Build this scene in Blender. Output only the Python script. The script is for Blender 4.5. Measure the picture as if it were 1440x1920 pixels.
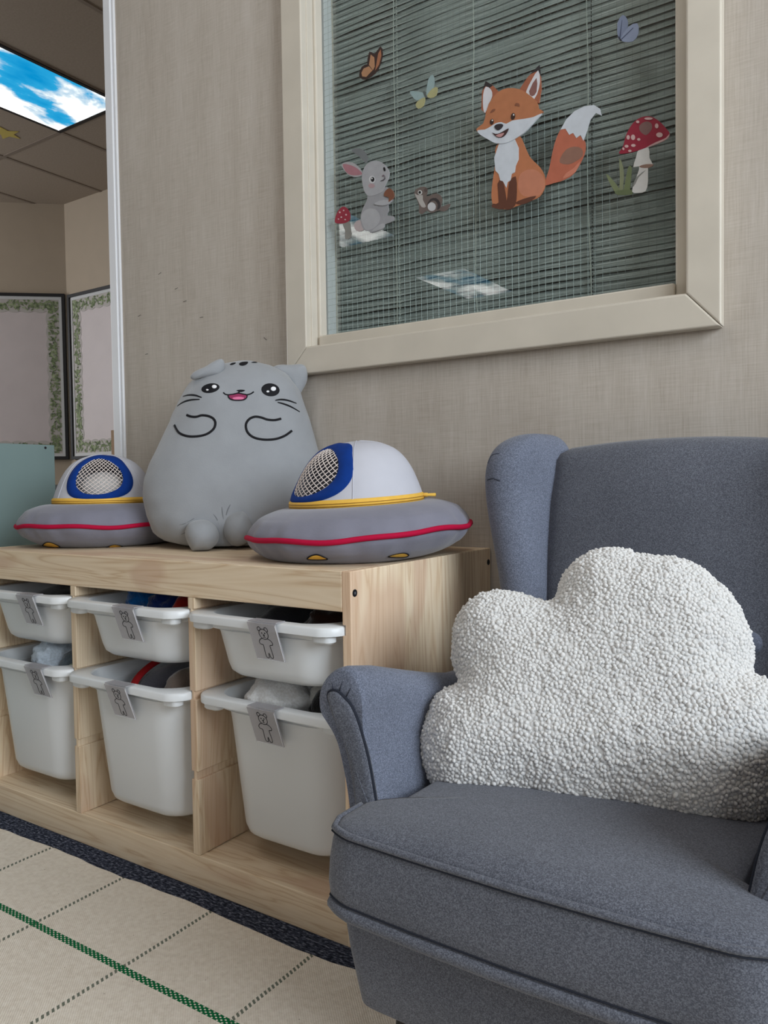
import bpy, bmesh, math, random
import numpy as np
from mathutils import Vector, Matrix, noise, kdtree
from mathutils.bvhtree import BVHTree

for o in list(bpy.data.objects):
    bpy.data.objects.remove(o, do_unlink=True)
scene = bpy.context.scene
COL = scene.collection
random.seed(7)
rng = np.random.default_rng(7)

# ------------------------------------------------------------------ camera
CAM = Vector((0.61754, -1.27681, 0.63574))
AX_R = Vector((0.833207, 0.552779, -0.014195))
AX_D = Vector((0.007242, -0.036577, -0.999305))
AX_F = Vector((-0.552914, 0.832525, -0.034479))
FPX = 1462.83
cam_data = bpy.data.cameras.new('camera')
cam = bpy.data.objects.new('camera', cam_data)
COL.objects.link(cam)
up = -AX_D
back = -AX_F
cam.matrix_world = Matrix(((AX_R.x, up.x, back.x, CAM.x), (AX_R.y, up.y, back.y, CAM.y),
                           (AX_R.z, up.z, back.z, CAM.z), (0, 0, 0, 1)))
cam_data.sensor_fit = 'HORIZONTAL'
cam_data.sensor_width = 36.0
cam_data.lens = FPX / 1440 * 36.0
cam_data.clip_start = 0.01
scene.camera = cam

# ------------------------------------------------------------------ light
world = bpy.data.worlds.new('world')
scene.world = world
world.use_nodes = True
world.node_tree.nodes['Background'].inputs[0].default_value = (0.75, 0.85, 1.0, 1)
world.node_tree.nodes['Background'].inputs[1].default_value = 1.0


def area_light(name, loc, rot, sx, sy, power, color):
    l = bpy.data.lights.new(name, 'AREA')
    l.shape = 'RECTANGLE'
    l.size = sx
    l.size_y = sy
    l.energy = power
    l.color = color
    o = bpy.data.objects.new(name, l)
    o.location = loc
    o.rotation_euler = rot
    COL.objects.link(o)
    return o


# daylight of the near right window, then two fill lights at added, unseen windows
FILL_COL = (0.93, 0.97, 1.0)
area_light('daylight_near', (2.52, -1.25, 1.62), (0, math.radians(90), 0), 1.3, 1.7, 112, (0.85, 0.93, 1.0))
area_light('fill_light_rear', (2.52, -5.75, 1.72), (0, math.radians(90), 0), 1.5, 2.7, 80, FILL_COL)  # added fill light from the rear right, no known window there
area_light('fill_light_left', (-6.76, -1.15, 1.72), (0, math.radians(-90), 0), 1.5, 2.8, 172, (0.95, 0.97, 1.0))  # added fill light to brighten the open area and the shelf fronts
vs = scene.view_settings
vs.view_transform = 'Standard'
vs.look = 'None'
vs.exposure = -0.48
vs.gamma = 1.0
vs.use_curve_mapping = False


# ------------------------------------------------------------------ pixel helpers (tracing onto real surfaces)
def ray(u, v):
    return AX_R * ((u - 720) / FPX) + AX_D * ((v - 960) / FPX) + AX_F


def on_y(u, v, y):
    d = ray(u, v)
    return CAM + d * ((y - CAM.y) / d.y)


def on_x(u, v, x):
    d = ray(u, v)
    return CAM + d * ((x - CAM.x) / d.x)


def on_z(u, v, z):
    d = ray(u, v)
    return CAM + d * ((z - CAM.z) / d.z)


def on_plane(u, v, p, n):
    d = ray(u, v)
    return CAM + d * ((p - CAM).dot(n) / d.dot(n))


# ------------------------------------------------------------------ materials
def lin(c):
    out = []
    for x in c[:3]:
        x = x / 255.0
        out.append(x / 12.92 if x <= 0.04045 else ((x + 0.055) / 1.055) ** 2.4)
    return (out[0], out[1], out[2], 1.0)


class NT:
    def __init__(self, name):
        self.m = bpy.data.materials.new(name)
        self.m.use_nodes = True
        self.t = self.m.node_tree
        self.b = self.t.nodes['Principled BSDF']

    def n(self, typ, **kw):
        nd = self.t.nodes.new(typ)
        for k, v in kw.items():
            setattr(nd, k, v)
        return nd

    def l(self, a, b):
        self.t.links.new(a, b)

    def coords(self, scale=(1, 1, 1), rot=(0, 0, 0)):
        tc = self.n('ShaderNodeTexCoord')
        mp = self.n('ShaderNodeMapping')
        mp.inputs['Scale'].default_value = scale
        mp.inputs['Rotation'].default_value = rot
        self.l(tc.outputs['Object'], mp.inputs['Vector'])
        return mp.outputs['Vector']

    def noise(self, vec, scale, detail=3, rough=0.5, dist=0.0):
        nd = self.n('ShaderNodeTexNoise')
        nd.inputs['Scale'].default_value = scale
        nd.inputs['Detail'].default_value = detail
        nd.inputs['Roughness'].default_value = rough
        nd.inputs['Distortion'].default_value = dist
        self.l(vec, nd.inputs['Vector'])
        return nd.outputs['Fac']

    def ramp(self, fac, stops):
        r = self.n('ShaderNodeValToRGB')
        cr = r.color_ramp
        while len(cr.elements) < len(stops):
            cr.elements.new(0.5)
        for e, (p, c) in zip(cr.elements, stops):
            e.position = p
            e.color = c
        self.l(fac, r.inputs['Fac'])
        return r.outputs['Color']

    def mix(self, fac, a, b, mode='MIX'):
        m = self.n('ShaderNodeMix', data_type='RGBA', blend_type=mode)
        for sock, val in ((m.inputs[0], fac), (m.inputs[6], a), (m.inputs[7], b)):
            if hasattr(val, 'is_linked') or isinstance(val, bpy.types.NodeSocket):
                self.l(val, sock)
            else:
                sock.default_value = val
        return m.outputs[2]

    def math(self, op, a, b=None, c=None):
        m = self.n('ShaderNodeMath', operation=op)
        for i, val in enumerate((a, b, c)):
            if val is None:
                continue
            if isinstance(val, bpy.types.NodeSocket):
                self.l(val, m.inputs[i])
            else:
                m.inputs[i].default_value = val
        return m.outputs[0]

    def bump(self, h, strength=0.3, dist=0.001):
        b = self.n('ShaderNodeBump')
        b.inputs['Strength'].default_value = strength
        b.inputs['Distance'].default_value = dist
        self.l(h, b.inputs['Height'])
        self.l(b.outputs['Normal'], self.b.inputs['Normal'])

    def set(self, **kw):
        for k, v in kw.items():
            k = k.replace('_', ' ')
            s = self.b.inputs[k]
            if isinstance(v, bpy.types.NodeSocket):
                self.l(v, s)
            else:
                s.default_value = v
        return self


def plain(name, c, rough=0.6, spec=0.4, var=0.0, vscale=20, bump=0, bscale=200, metal=0.0, sheen=0.0):
    t = NT(name)
    col = lin(c)
    if var > 0:
        f = t.noise(t.coords(), vscale, 4)
        a = tuple(min(1, x * (1 - var)) for x in col[:3]) + (1,)
        b = tuple(min(1, x * (1 + var)) for x in col[:3]) + (1,)
        t.set(Base_Color=t.ramp(f, [(0.3, a), (0.7, b)]))
    else:
        t.set(Base_Color=col)
    t.set(Roughness=rough, Metallic=metal)
    t.b.inputs['Specular IOR Level'].default_value = spec
    if sheen:
        t.b.inputs['Sheen Weight'].default_value = sheen
    if bump:
        t.bump(t.noise(t.coords(), bscale, 3), bump, 0.001)
    return t.m


def linen_wall():
    t = NT('linen_wall_covering')
    v1 = t.noise(t.coords((420, 420, 16)), 1.0, 4, 0.6)
    h1 = t.noise(t.coords((18, 18, 480)), 1.0, 4, 0.6)
    big = t.noise(t.coords((22, 22, 2.2)), 1.0, 3, 0.55)
    blot = t.noise(t.coords((2.5, 2.5, 2.5)), 1.0, 3)
    s = t.math('ADD', t.math('MULTIPLY', v1, 0.34), t.math('MULTIPLY', h1, 0.26))
    s = t.math('ADD', s, t.math('MULTIPLY', big, 0.22))
    s = t.math('ADD', s, t.math('MULTIPLY', blot, 0.18))
    col = t.ramp(s, [(0.36, lin((166, 155, 143))), (0.5, lin((183, 174, 163))), (0.64, lin((197, 189, 180)))])
    t.set(Base_Color=col, Roughness=0.85)
    t.b.inputs['Specular IOR Level'].default_value = 0.15
    t.bump(t.math('ADD', v1, h1), 0.16, 0.0007)
    return t.m


def pine(name, axis, tone=1.0, seed=0.0):
    """axis 'x','y','z': direction of the grain."""
    t = NT(name)
    sc = {'x': (1.6, 26, 26), 'y': (26, 1.6, 26), 'z': (26, 26, 1.6)}[axis]
    fine = {'x': (8, 330, 330), 'y': (330, 8, 330), 'z': (330, 330, 8)}[axis]
    tc = t.n('ShaderNodeTexCoord')
    mp = t.n('ShaderNodeMapping')
    mp.inputs['Scale'].default_value = sc
    mp.inputs['Location'].default_value = (seed, seed * 1.7, seed * 0.6)
    t.l(tc.outputs['Object'], mp.inputs['Vector'])
    n1 = t.noise(mp.outputs['Vector'], 1.0, 3, 0.5, 0.7)
    rings = t.math('FRACT', t.math('MULTIPLY', n1, 9.0))
    rings = t.math('ABSOLUTE', t.math('SUBTRACT', rings, 0.5))
    f2 = t.noise(t.coords(fine), 1.0, 3, 0.6)
    k = t.noise(t.coords({'x': (2.2, 9, 9), 'y': (9, 2.2, 9), 'z': (9, 9, 2.2)}[axis]), 1.0, 2, 0.5, 0.4)

    def c(r, g, b):
        q = lin((r, g, b))
        return (q[0] * tone, q[1] * tone, q[2] * tone, 1)
    base = t.ramp(rings, [(0.0, c(208, 181, 150)), (0.16, c(224, 203, 174)), (0.5, c(232, 214, 188))])
    knot = t.ramp(k, [(0.55, (0, 0, 0, 1)), (0.60, (1, 1, 1, 1))])
    base = t.mix(t.math('MULTIPLY', knot, 0.5), base, c(196, 158, 134))
    base = t.mix(t.math('MULTIPLY', f2, 0.25), base, c(202, 174, 140))
    t.set(Base_Color=base, Roughness=0.55)
    t.b.inputs['Specular IOR Level'].default_value = 0.25
    t.bump(f2, 0.05, 0.001)
    return t.m


def chair_fabric(name, c1, c2, c3):
    t = NT(name)
    v = t.n('ShaderNodeTexVoronoi')
    v.inputs['Scale'].default_value = 1150
    t.l(t.coords(), v.inputs['Vector'])
    sep = t.n('ShaderNodeSeparateColor')
    t.l(v.outputs['Color'], sep.inputs[0])
    tw = t.noise(t.coords((700, 700, 700), (0.6, 0.5, 0.78)), 1.0, 2, 0.6)
    big = t.noise(t.coords(), 9, 3)
    s = t.math('ADD', t.math('MULTIPLY', sep.outputs[0], 0.42), t.math('MULTIPLY', tw, 0.38))
    s = t.math('ADD', s, t.math('MULTIPLY', big, 0.2))
    t.set(Base_Color=t.ramp(s, [(0.28, lin(c1)), (0.5, lin(c2)), (0.75, lin(c3))]), Roughness=0.9)
    t.b.inputs['Specular IOR Level'].default_value = 0.15
    t.b.inputs['Sheen Weight'].default_value = 0.15
    t.b.inputs['Sheen Roughness'].default_value = 0.5
    t.bump(s, 0.2, 0.0005)
    return t.m


def rug_mat():
    t = NT('flat_woven_rug')
    tc = t.n('ShaderNodeTexCoord')
    sp = t.n('ShaderNodeSeparateXYZ')
    t.l(tc.outputs['Object'], sp.inputs[0])
    x, y = sp.outputs[0], sp.outputs[1]
    base_n = t.noise(t.coords((1, 1, 1)), 140, 3)
    wx = t.math('SINE', t.math('MULTIPLY', x, 1600))
    wy = t.math('SINE', t.math('MULTIPLY', y, 1600))
    weave = t.math('MULTIPLY', wx, wy)
    weave01 = t.math('MULTIPLY_ADD', weave, 0.5, 0.5)
    cream = t.ramp(t.math('ADD', t.math('MULTIPLY', base_n, 0.7), t.math('MULTIPLY', weave01, 0.3)),
                   [(0.25, lin((212, 200, 184))), (0.55, lin((230, 220, 206))), (0.8, lin((240, 232, 220)))])
    fleck = t.n('ShaderNodeTexVoronoi')
    fleck.inputs['Scale'].default_value = 55
    t.l(t.coords(), fleck.inputs['Vector'])
    fm = t.math('LESS_THAN', fleck.outputs['Distance'], 0.05)
    cream = t.mix(t.math('MULTIPLY', fm, 0.6), cream, lin((120, 98, 80)))

    def band(coord, off, period, half):
        f = t.math('FRACT', t.math('DIVIDE', t.math('SUBTRACT', coord, off - period / 2), period))
        d = t.math('ABSOLUTE', t.math('MULTIPLY', t.math('SUBTRACT', f, 0.5), period))
        return t.math('LESS_THAN', d, half)
    thin = band(x, -0.04, 0.196, 0.0034)
    dash = t.math('GREATER_THAN', t.math('SINE', t.math('ADD', t.math('MULTIPLY', y, 900), t.math('MULTIPLY', x, 500))), -0.1)
    thin = t.math('MULTIPLY', thin, dash)
    thick = band(y, -0.634, 0.39, 0.0056)
    chk = t.math('GREATER_THAN', t.math('MULTIPLY', t.math('SINE', t.math('MULTIPLY', x, 720)), t.math('SINE', t.math('MULTIPLY', y, 1100))), -0.45)
    thick = t.math('MULTIPLY', thick, chk)
    col = t.mix(t.math('MULTIPLY', thin, 0.85), cream, lin((70, 84, 70)))
    col = t.mix(thick, col, lin((12, 102, 58)))
    t.set(Base_Color=col, Roughness=0.95)
    t.b.inputs['Specular IOR Level'].default_value = 0.1
    t.bump(t.math('ADD', weave01, t.math('MULTIPLY', base_n, 0.8)), 0.5, 0.0012)
    return t.m


def carpet_mat():
    t = NT('charcoal_carpet')
    n1 = t.noise(t.coords((120, 300, 120)), 1.0, 3, 0.65)
    t.set(Base_Color=t.ramp(n1, [(0.38, lin((30, 33, 44))), (0.52, lin((62, 67, 82))), (0.68, lin((128, 132, 148)))]), Roughness=1.0)
    t.b.inputs['Specular IOR Level'].default_value = 0.05
    t.bump(n1, 0.9, 0.004)
    return t.m


def glass_mat():
    t = NT('wired_window_glass')
    tr = t.n('ShaderNodeBsdfTransparent')
    tr.inputs[0].default_value = (0.925, 0.95, 0.94, 1)
    gl = t.n('ShaderNodeBsdfGlossy')
    gl.inputs['Roughness'].default_value = 0.0
    gl.inputs['Color'].default_value = (1, 1, 1, 1)
    fr = t.n('ShaderNodeFresnel')
    fr.inputs['IOR'].default_value = 1.52
    mx = t.n('ShaderNodeMixShader')
    geo = t.n('ShaderNodeNewGeometry')
    front = t.math('SUBTRACT', 1.0, geo.outputs['Backfacing'])
    t.l(t.math('MULTIPLY', t.math('MINIMUM', t.math('MULTIPLY', fr.outputs[0], 1.9), 1.0), front), mx.inputs[0])
    t.l(tr.outputs[0], mx.inputs[1])
    t.l(gl.outputs[0], mx.inputs[2])
    t.l(mx.outputs[0], t.t.nodes['Material Output'].inputs['Surface'])
    return t.m


def clear_plastic():
    t = NT('clear_acrylic_card_holder')
    tr = t.n('ShaderNodeBsdfTransparent')
    tr.inputs[0].default_value = (0.86, 0.86, 0.88, 1)
    t.set(Base_Color=lin((196, 194, 198)), Roughness=0.25)
    mx = t.n('ShaderNodeMixShader')
    mx.inputs[0].default_value = 0.55
    t.l(tr.outputs[0], mx.inputs[1])
    t.l(t.b.outputs[0], mx.inputs[2])
    t.l(mx.outputs[0], t.t.nodes['Material Output'].inputs['Surface'])
    return t.m


def sky_print():
    t = NT('backlit_sky_print')
    n1 = t.noise(t.coords((2.6, 1.5, 1)), 1.0, 7, 0.52, 0.25)
    col = t.ramp(n1, [(0.36, (0.0006, 0.066, 0.146, 1)), (0.44, (0.006, 0.09, 0.168, 1)), (0.48, (0.16, 0.19, 0.21, 1)), (0.60, (1.0, 0.99, 0.96, 1))])
    e = t.n('ShaderNodeEmission')
    t.l(col, e.inputs[0])
    e.inputs[1].default_value = 6.0
    t.l(e.outputs[0], t.t.nodes['Material Output'].inputs['Surface'])
    return t.m


def slat_mat():
    t = NT('grey_green_blind_slat')
    n1 = t.noise(t.coords((7, 60, 520)), 1.0, 4, 0.7)
    t.set(Base_Color=t.ramp(n1, [(0.3, lin((116, 124, 122))), (0.52, lin((156, 163, 161))), (0.72, lin((220, 224, 223)))]), Roughness=0.42)  # pale streaks put the glints along the slats into the colour
    t.b.inputs['Specular IOR Level'].default_value = 0.5
    return t.m


def leaf_mat():
    t = NT('printed_leaves')
    n1 = t.noise(t.coords((40, 40, 40)), 1.0, 2)
    t.set(Base_Color=t.ramp(n1, [(0.3, lin((70, 84, 58))), (0.5, lin((126, 140, 100))), (0.7, lin((172, 182, 146)))]), Roughness=0.8)
    return t.m


M = {}
M['wall'] = linen_wall()
M['pine_x'] = pine('pine_grain_lengthwise', 'x', 1.0, 3.1)
M['pine_x2'] = pine('pine_grain_lengthwise_top', 'x', 1.0, 8.3)
M['pine_z'] = pine('pine_grain_upright', 'z', 1.16, 1.4)
M['pine_z2'] = pine('pine_grain_upright_divider', 'z', 0.97, 5.2)
M['fabric'] = chair_fabric('blue_grey_tweed_lit', (83, 89, 103), (104, 110, 126), (131, 138, 156))  # same tweed as the seat, lighter and bluer to paint lit arms and wings
M['fabric_shaded'] = chair_fabric('blue_grey_tweed_shaded', (72, 75, 84), (91, 94, 104), (116, 120, 131))  # same tweed again, with shade put into the colour of seat, back and base
M['pleat_shade'] = plain('pleat_shadow', (62, 66, 78), 0.9, 0.1)  # dark tone that paints shade into the fabric folds
M['welt'] = plain('dark_seam', (42, 45, 54), 0.9, 0.1)
M['rug'] = rug_mat()
M['carpet'] = carpet_mat()
M['glass'] = glass_mat()
M['acrylic'] = clear_plastic()
M['sky'] = sky_print()
M['slat'] = slat_mat()
_d = NT('added_diffuser_glow')
_d.set(Base_Color=(.8, .8, .8, 1), Emission_Color=(1, .98, .95, 1), Emission_Strength=2.5)
M['diffuser'] = _d.m  # glow of the added ceiling fixture
M['leaf'] = leaf_mat()
M['casing'] = plain('cream_gloss_paint', (200, 192, 178), 0.38, 0.4, 0.04, 14, 0.08, 60)
M['trim'] = plain('white_plastic_trim', (226, 227, 230), 0.4)
M['wire'] = plain('glass_wire', (120, 128, 124), 0.4, 0.5, metal=0.6)
M['cord'] = plain('blind_cord', (196, 200, 192), 0.8)
M['ceiling'] = plain('ceiling_tile', (168, 154, 138), 0.95, 0.1, 0.06, 90, 0.4, 160)
M['gridbar'] = plain('ceiling_grid_bar', (140, 126, 112), 0.7)
M['far_wall'] = plain('taupe_wall_paint', (180, 165, 146), 0.8, 0.2, 0.02, 8)
M['black'] = plain('black_frame', (24, 22, 24), 0.5)
M['border'] = plain('border_paper', (186, 180, 174), 0.7)
M['board_white'] = plain('white_board_edge', (206, 206, 204), 0.6)
M['paper'] = plain('mauve_backing_paper', (206, 195, 193), 0.55, 0.45, 0.03, 6)
M['teal'] = plain('teal_laminate', (122, 142, 141), 0.45, 0.4, 0.03, 5)
M['wood_brown'] = plain('brown_wood', (146, 116, 84), 0.6, 0.3, 0.1, 40)
M['darkgreen'] = plain('dark_laminate', (46, 50, 48), 0.6)
M['bin'] = plain('white_bin_plastic', (222, 225, 227), 0.32, 0.45)
M['ink'] = plain('black_ink', (22, 20, 26), 0.6)
M['screw'] = plain('black_screw', (32, 33, 40), 0.4, 0.5, metal=0.5)
M['leg'] = plain('dark_stained_leg', (28, 25, 26), 0.4)
M['cat'] = plain('grey_velboa', (150, 153, 157), 0.95, 0.1, 0.035, 30, 0.25, 420, sheen=0.3)
M['crease_shade'] = plain('grey_velboa_shaded', (120, 123, 127), 0.95, 0.1)  # darker copy of the velboa, painting shade into the gathers
M['thread'] = plain('black_embroidery', (16, 16, 22), 0.75, 0.3)
M['white_thread'] = plain('white_embroidery', (235, 235, 238), 0.8)
M['pink_thread'] = plain('pink_embroidery', (222, 120, 160), 0.8)
M['magenta_thread'] = plain('dark_pink_embroidery', (140, 44, 84), 0.8)
M['saucer'] = plain('grey_velour', (124, 124, 137), 0.9, 0.15, 0.05, 25, 0.2, 300, sheen=0.25)
M['red'] = plain('crimson_piping', (176, 8, 56), 0.8, 0.2)
M['yellow'] = plain('yellow_zip_tape', (232, 184, 78), 0.75, 0.3, 0.05, 60)
M['blue'] = plain('royal_blue_felt', (9, 52, 128), 0.9, 0.2, 0.08, 80)
M['dome'] = plain('white_dome_cloth', (192, 193, 202), 0.85, 0.2, 0.015, 40)
M['net'] = plain('pale_netting', (226, 214, 208), 0.7)
M['sherpa'] = plain('cream_sherpa', (214, 213, 211), 1.0, 0.0, 0.02, 60, sheen=0.25)
_b = M['sherpa'].node_tree.nodes['Principled BSDF']
_b.inputs['Subsurface Weight'].default_value = 0.45
_b.inputs['Subsurface Scale'].default_value = 0.004
_b.inputs['Subsurface Radius'].default_value = (1.0, 0.95, 0.9)


# ------------------------------------------------------------------ geometry helpers
def mesh_from(name, verts, faces, smooth=False):
    me = bpy.data.meshes.new(name)
    me.from_pydata([tuple(v) for v in verts], [], faces)
    me.update()
    if smooth:
        me.polygons.foreach_set('use_smooth', [True] * len(me.polygons))
    return me


def link(name, me, mat, parent=None):
    o = bpy.data.objects.new(name, me)
    COL.objects.link(o)
    if mat is not None and not me.materials:
        me.materials.append(mat)
    if parent is not None:
        o.parent = parent
        if parent.get('_world'):
            o.matrix_parent_inverse = Matrix.Translation(-Vector(parent['_origin']))
    return o


def obj(name, verts, faces, mat, parent=None, smooth=False):
    return link(name, mesh_from(name, verts, faces, smooth), mat, parent)


def thing(name, label, cat, loc, group=None, world=True):
    """Empty at the base of a thing. world=True: child meshes are written in world coordinates."""
    e = bpy.data.objects.new(name, None)
    e.empty_display_size = 0.02
    COL.objects.link(e)
    e.location = loc
    if world:
        e['_world'] = True
        e['_origin'] = tuple(loc)
    e['label'] = label
    e['category'] = cat
    if group:
        e['group'] = group
    return e


def tag(o, label, cat, group=None):
    o['label'] = label
    o['category'] = cat
    if group:
        o['group'] = group
    return o


def structure(o, label=None):
    o['kind'] = 'structure'
    if label:
        o['label'] = label
    return o


def struct_empty(name, loc, label=None):
    e = bpy.data.objects.new(name, None)
    COL.objects.link(e)
    e.location = loc
    e['_world'] = True
    e['_origin'] = tuple(loc)
    e['kind'] = 'structure'
    if label:
        e['label'] = label
    return e


BOXF = [(0, 3, 2, 1), (4, 5, 6, 7), (0, 1, 5, 4), (1, 2, 6, 5), (2, 3, 7, 6), (3, 0, 4, 7)]


def boxv(x0, x1, y0, y1, z0, z1):
    return [(x0, y0, z0), (x1, y0, z0), (x1, y1, z0), (x0, y1, z0), (x0, y0, z1), (x1, y0, z1), (x1, y1, z1), (x0, y1, z1)]


class MB:
    def __init__(self):
        self.v = []
        self.f = []

    def add(self, v, f):
        n = len(self.v)
        self.v += [tuple(p) for p in v]
        self.f += [tuple(i + n for i in q) for q in f]
        return self

    def box(self, *a):
        return self.add(boxv(*a), BOXF)

    def obj(self, name, mat, parent=None, smooth=False):
        return obj(name, self.v, self.f, mat, parent, smooth)


def bevel(o, w=0.0015, seg=2, ang=40):
    m = o.modifiers.new('bevel', 'BEVEL')
    m.width = w
    m.segments = seg
    m.limit_method = 'ANGLE'
    m.angle_limit = math.radians(ang)
    return o


def prism_y(pts, y0, y1):
    """closed polygon of (x,z) extruded along y"""
    n = len(pts)
    v = [(x, y0, z) for x, z in pts] + [(x, y1, z) for x, z in pts]
    area = sum(pts[i][0] * pts[(i + 1) % n][1] - pts[(i + 1) % n][0] * pts[i][1] for i in range(n))
    f = [tuple(range(n)), tuple(range(2 * n - 1, n - 1, -1))]
    for i in range(n):
        j = (i + 1) % n
        f.append((i, n + i, n + j, j))
    if area < 0:
        f = [tuple(reversed(q)) for q in f]
    return v, f


def loft(rings, cap=True, close_ring=True):
    """list of rings (same length) -> verts, faces"""
    n = len(rings[0])
    v = [tuple(p) for r in rings for p in r]
    f = []
    rngn = n if close_ring else n - 1
    for a in range(len(rings) - 1):
        for i in range(rngn):
            j = (i + 1) % n
            f.append((a * n + i, a * n + j, (a + 1) * n + j, (a + 1) * n + i))
    if cap:
        f.append(tuple(range(n - 1, -1, -1)))
        f.append(tuple(range((len(rings) - 1) * n, len(rings) * n)))
    return v, f


def fix_normals(me):
    bm = bmesh.new()
    bm.from_mesh(me)
    bmesh.ops.recalc_face_normals(bm, faces=bm.faces)
    bm.to_mesh(me)
    bm.free()


def catmull(pts, n, closed=False):
    P = [Vector(p) for p in pts]
    m = len(P)
    out = []
    segs = m if closed else m - 1
    for s in range(segs):
        if closed:
            a, b, c, d = P[(s - 1) % m], P[s], P[(s + 1) % m], P[(s + 2) % m]
        else:
            a, b, c, d = P[max(s - 1, 0)], P[s], P[s + 1], P[min(s + 2, m - 1)]
        for k in range(n):
            t = k / n
            out.append(0.5 * ((2 * b) + (c - a) * t + (2 * a - 5 * b + 4 * c - d) * t * t + (3 * b - a - 3 * c + d) * t ** 3))
    if not closed:
        out.append(P[-1].copy())
    return out


def resample(pts, n, closed=True):
    P = [Vector(p) for p in pts]
    if closed:
        P.append(P[0].copy())
    L = [0.0]
    for a, b in zip(P, P[1:]):
        L.append(L[-1] + (b - a).length)
    tot = L[-1]
    out = []
    k = 0
    cnt = n if closed else n - 1
    for i in range(n):
        d = tot * i / cnt
        while k < len(L) - 2 and L[k + 1] < d:
            k += 1
        t = (d - L[k]) / max(L[k + 1] - L[k], 1e-9)
        out.append(P[k].lerp(P[k + 1], min(t, 1)))
    return out


def tube(path, r, seg=8, closed=False, normals=None, flat=1.0):
    """round tube along a path; normals (optional) give the thin axis, flat squashes along it"""
    P = [Vector(p) for p in path]
    n = len(P)
    rings = []
    prev = None
    for i in range(n):
        if closed:
            t = P[(i + 1) % n] - P[(i - 1) % n]
        else:
            t = P[min(i + 1, n - 1)] - P[max(i - 1, 0)]
        if t.length < 1e-9:
            t = Vector((1, 0, 0))
        t.normalize()
        if normals is not None:
            nn = Vector(normals[i])
        elif prev is None:
            nn = Vector((0, 0, 1)) if abs(t.z) < 0.9 else Vector((1, 0, 0))
        else:
            nn = prev
        nn = nn - t * nn.dot(t)
        if nn.length < 1e-6:
            nn = t.orthogonal()
        nn.normalize()
        prev = nn
        b = t.cross(nn)
        rr = r[i] if hasattr(r, '__len__') else r
        rings.append([P[i] + nn * (math.cos(a) * rr * flat) + b * (math.sin(a) * rr)
                      for a in [2 * math.pi * k / seg for k in range(seg)]])
    if closed:
        rings.append(rings[0])
        v, f = loft(rings, cap=False)
        m = (n) * seg
        v = v[:m]
        f = [tuple(i % m for i in q) for q in f]
        return v, f
    return loft(rings)


def lathe(profile, seg=64, center=(0, 0, 0), wob=None):
    cx, cy, cz = center
    rings = []
    for k, (r, z) in enumerate(profile):
        ring = []
        for i in range(seg):
            a = 2 * math.pi * i / seg
            rr, zz = (r, z) if wob is None else wob(a, k / (len(profile) - 1), r, z)
            ring.append((cx + rr * math.cos(a), cy + rr * math.sin(a), cz + zz))
        rings.append(ring)
    return loft(rings)


def rrect(cx, cy, hx, hy, r, seg=8):
    """rounded rectangle, list of (x,y), counter-clockwise"""
    out = []
    r = min(r, hx * 0.999, hy * 0.999)
    for (sx, sy, a0) in ((1, 1, 0), (-1, 1, 90), (-1, -1, 180), (1, -1, 270)):
        for k in range(seg + 1):
            a = math.radians(a0 + 90 * k / seg)
            out.append((cx + sx * (hx - r) + r * math.cos(a), cy + sy * (hy - r) + r * math.sin(a)))
    return out


def bvh_of(v, f):
    return BVHTree.FromPolygons([Vector(p) for p in v], f)


def hit(bvh, u, v, c=None):
    for k in range(21):
        t = k / 20
        uu, vv = (u, v) if c is None else (u + (c[0] - u) * t, v + (c[1] - v) * t)
        d = ray(uu, vv).normalized()
        loc, nor, idx, dist = bvh.ray_cast(CAM, d)
        if loc is not None:
            if nor.dot(d) > 0:
                nor = -nor
            return loc, nor
        if c is None:
            break
    loc, nor, idx, dist = bvh.find_nearest(CAM + d * 1.5)
    return loc, nor


def stroke(name, bvh, pix, r, mat, parent, closed=False, steps=6, lift=0.0004, flat=0.5, taper=False):
    """embroidered line: traced points laid on the surface"""
    pts = catmull([Vector((a, b, 0)) for a, b in pix], steps, closed)
    P, N = [], []
    cen_ = (sum(p.x for p in pts) / len(pts), min(p.y for p in pts) - 6)
    for p in pts:
        l, n = hit(bvh, p.x, p.y, cen_)
        P.append(l + n * lift)
        N.append(n)
    rr = r
    if taper:
        m = len(P)
        rr = [r * (0.45 + 0.55 * math.sin(math.pi * min(max((i + 0.4) / m, 0), 1))) for i in range(m)]
    v, f = tube(P, rr, 6, closed, N, flat)
    return obj(name, v, f, mat, parent, True)


def patch(name, bvh, pix, mat, parent, lift=0.0006, rings=5, steps=5, smooth=True, up_=-8):
    """filled embroidered / applied shape following a surface"""
    pts = catmull([Vector((a, b, 0)) for a, b in pix], steps, True)
    c = sum(pts, Vector()) / len(pts)
    n = len(pts)
    l, nn = hit(bvh, c.x, c.y, (c.x, c.y + up_))
    V = [l + nn * lift]
    F = []
    for k in range(1, rings + 1):
        s = k / rings
        for p in pts:
            q = c + (p - c) * s
            l, nn = hit(bvh, q.x, q.y, (c.x, c.y + up_))
            V.append(l + nn * (lift if k < rings else lift * 0.3))
    for i in range(n):
        F.append((0, 1 + (i + 1) % n, 1 + i))
    for k in range(rings - 1):
        for i in range(n):
            j = (i + 1) % n
            a = 1 + k * n
            b = a + n
            F.append((a + i, a + j, b + j, b + i))
    o = obj(name, V, F, mat, parent, smooth)
    return o


def ell(cx, cy, rx, ry, rot=0, n=14):
    out = []
    for k in range(n):
        a = 2 * math.pi * k / n
        x, y = rx * math.cos(a), ry * math.sin(a)
        c, s = math.cos(math.radians(rot)), math.sin(math.radians(rot))
        out.append((cx + x * c - y * s, cy + x * s + y * c))
    return out


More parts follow.
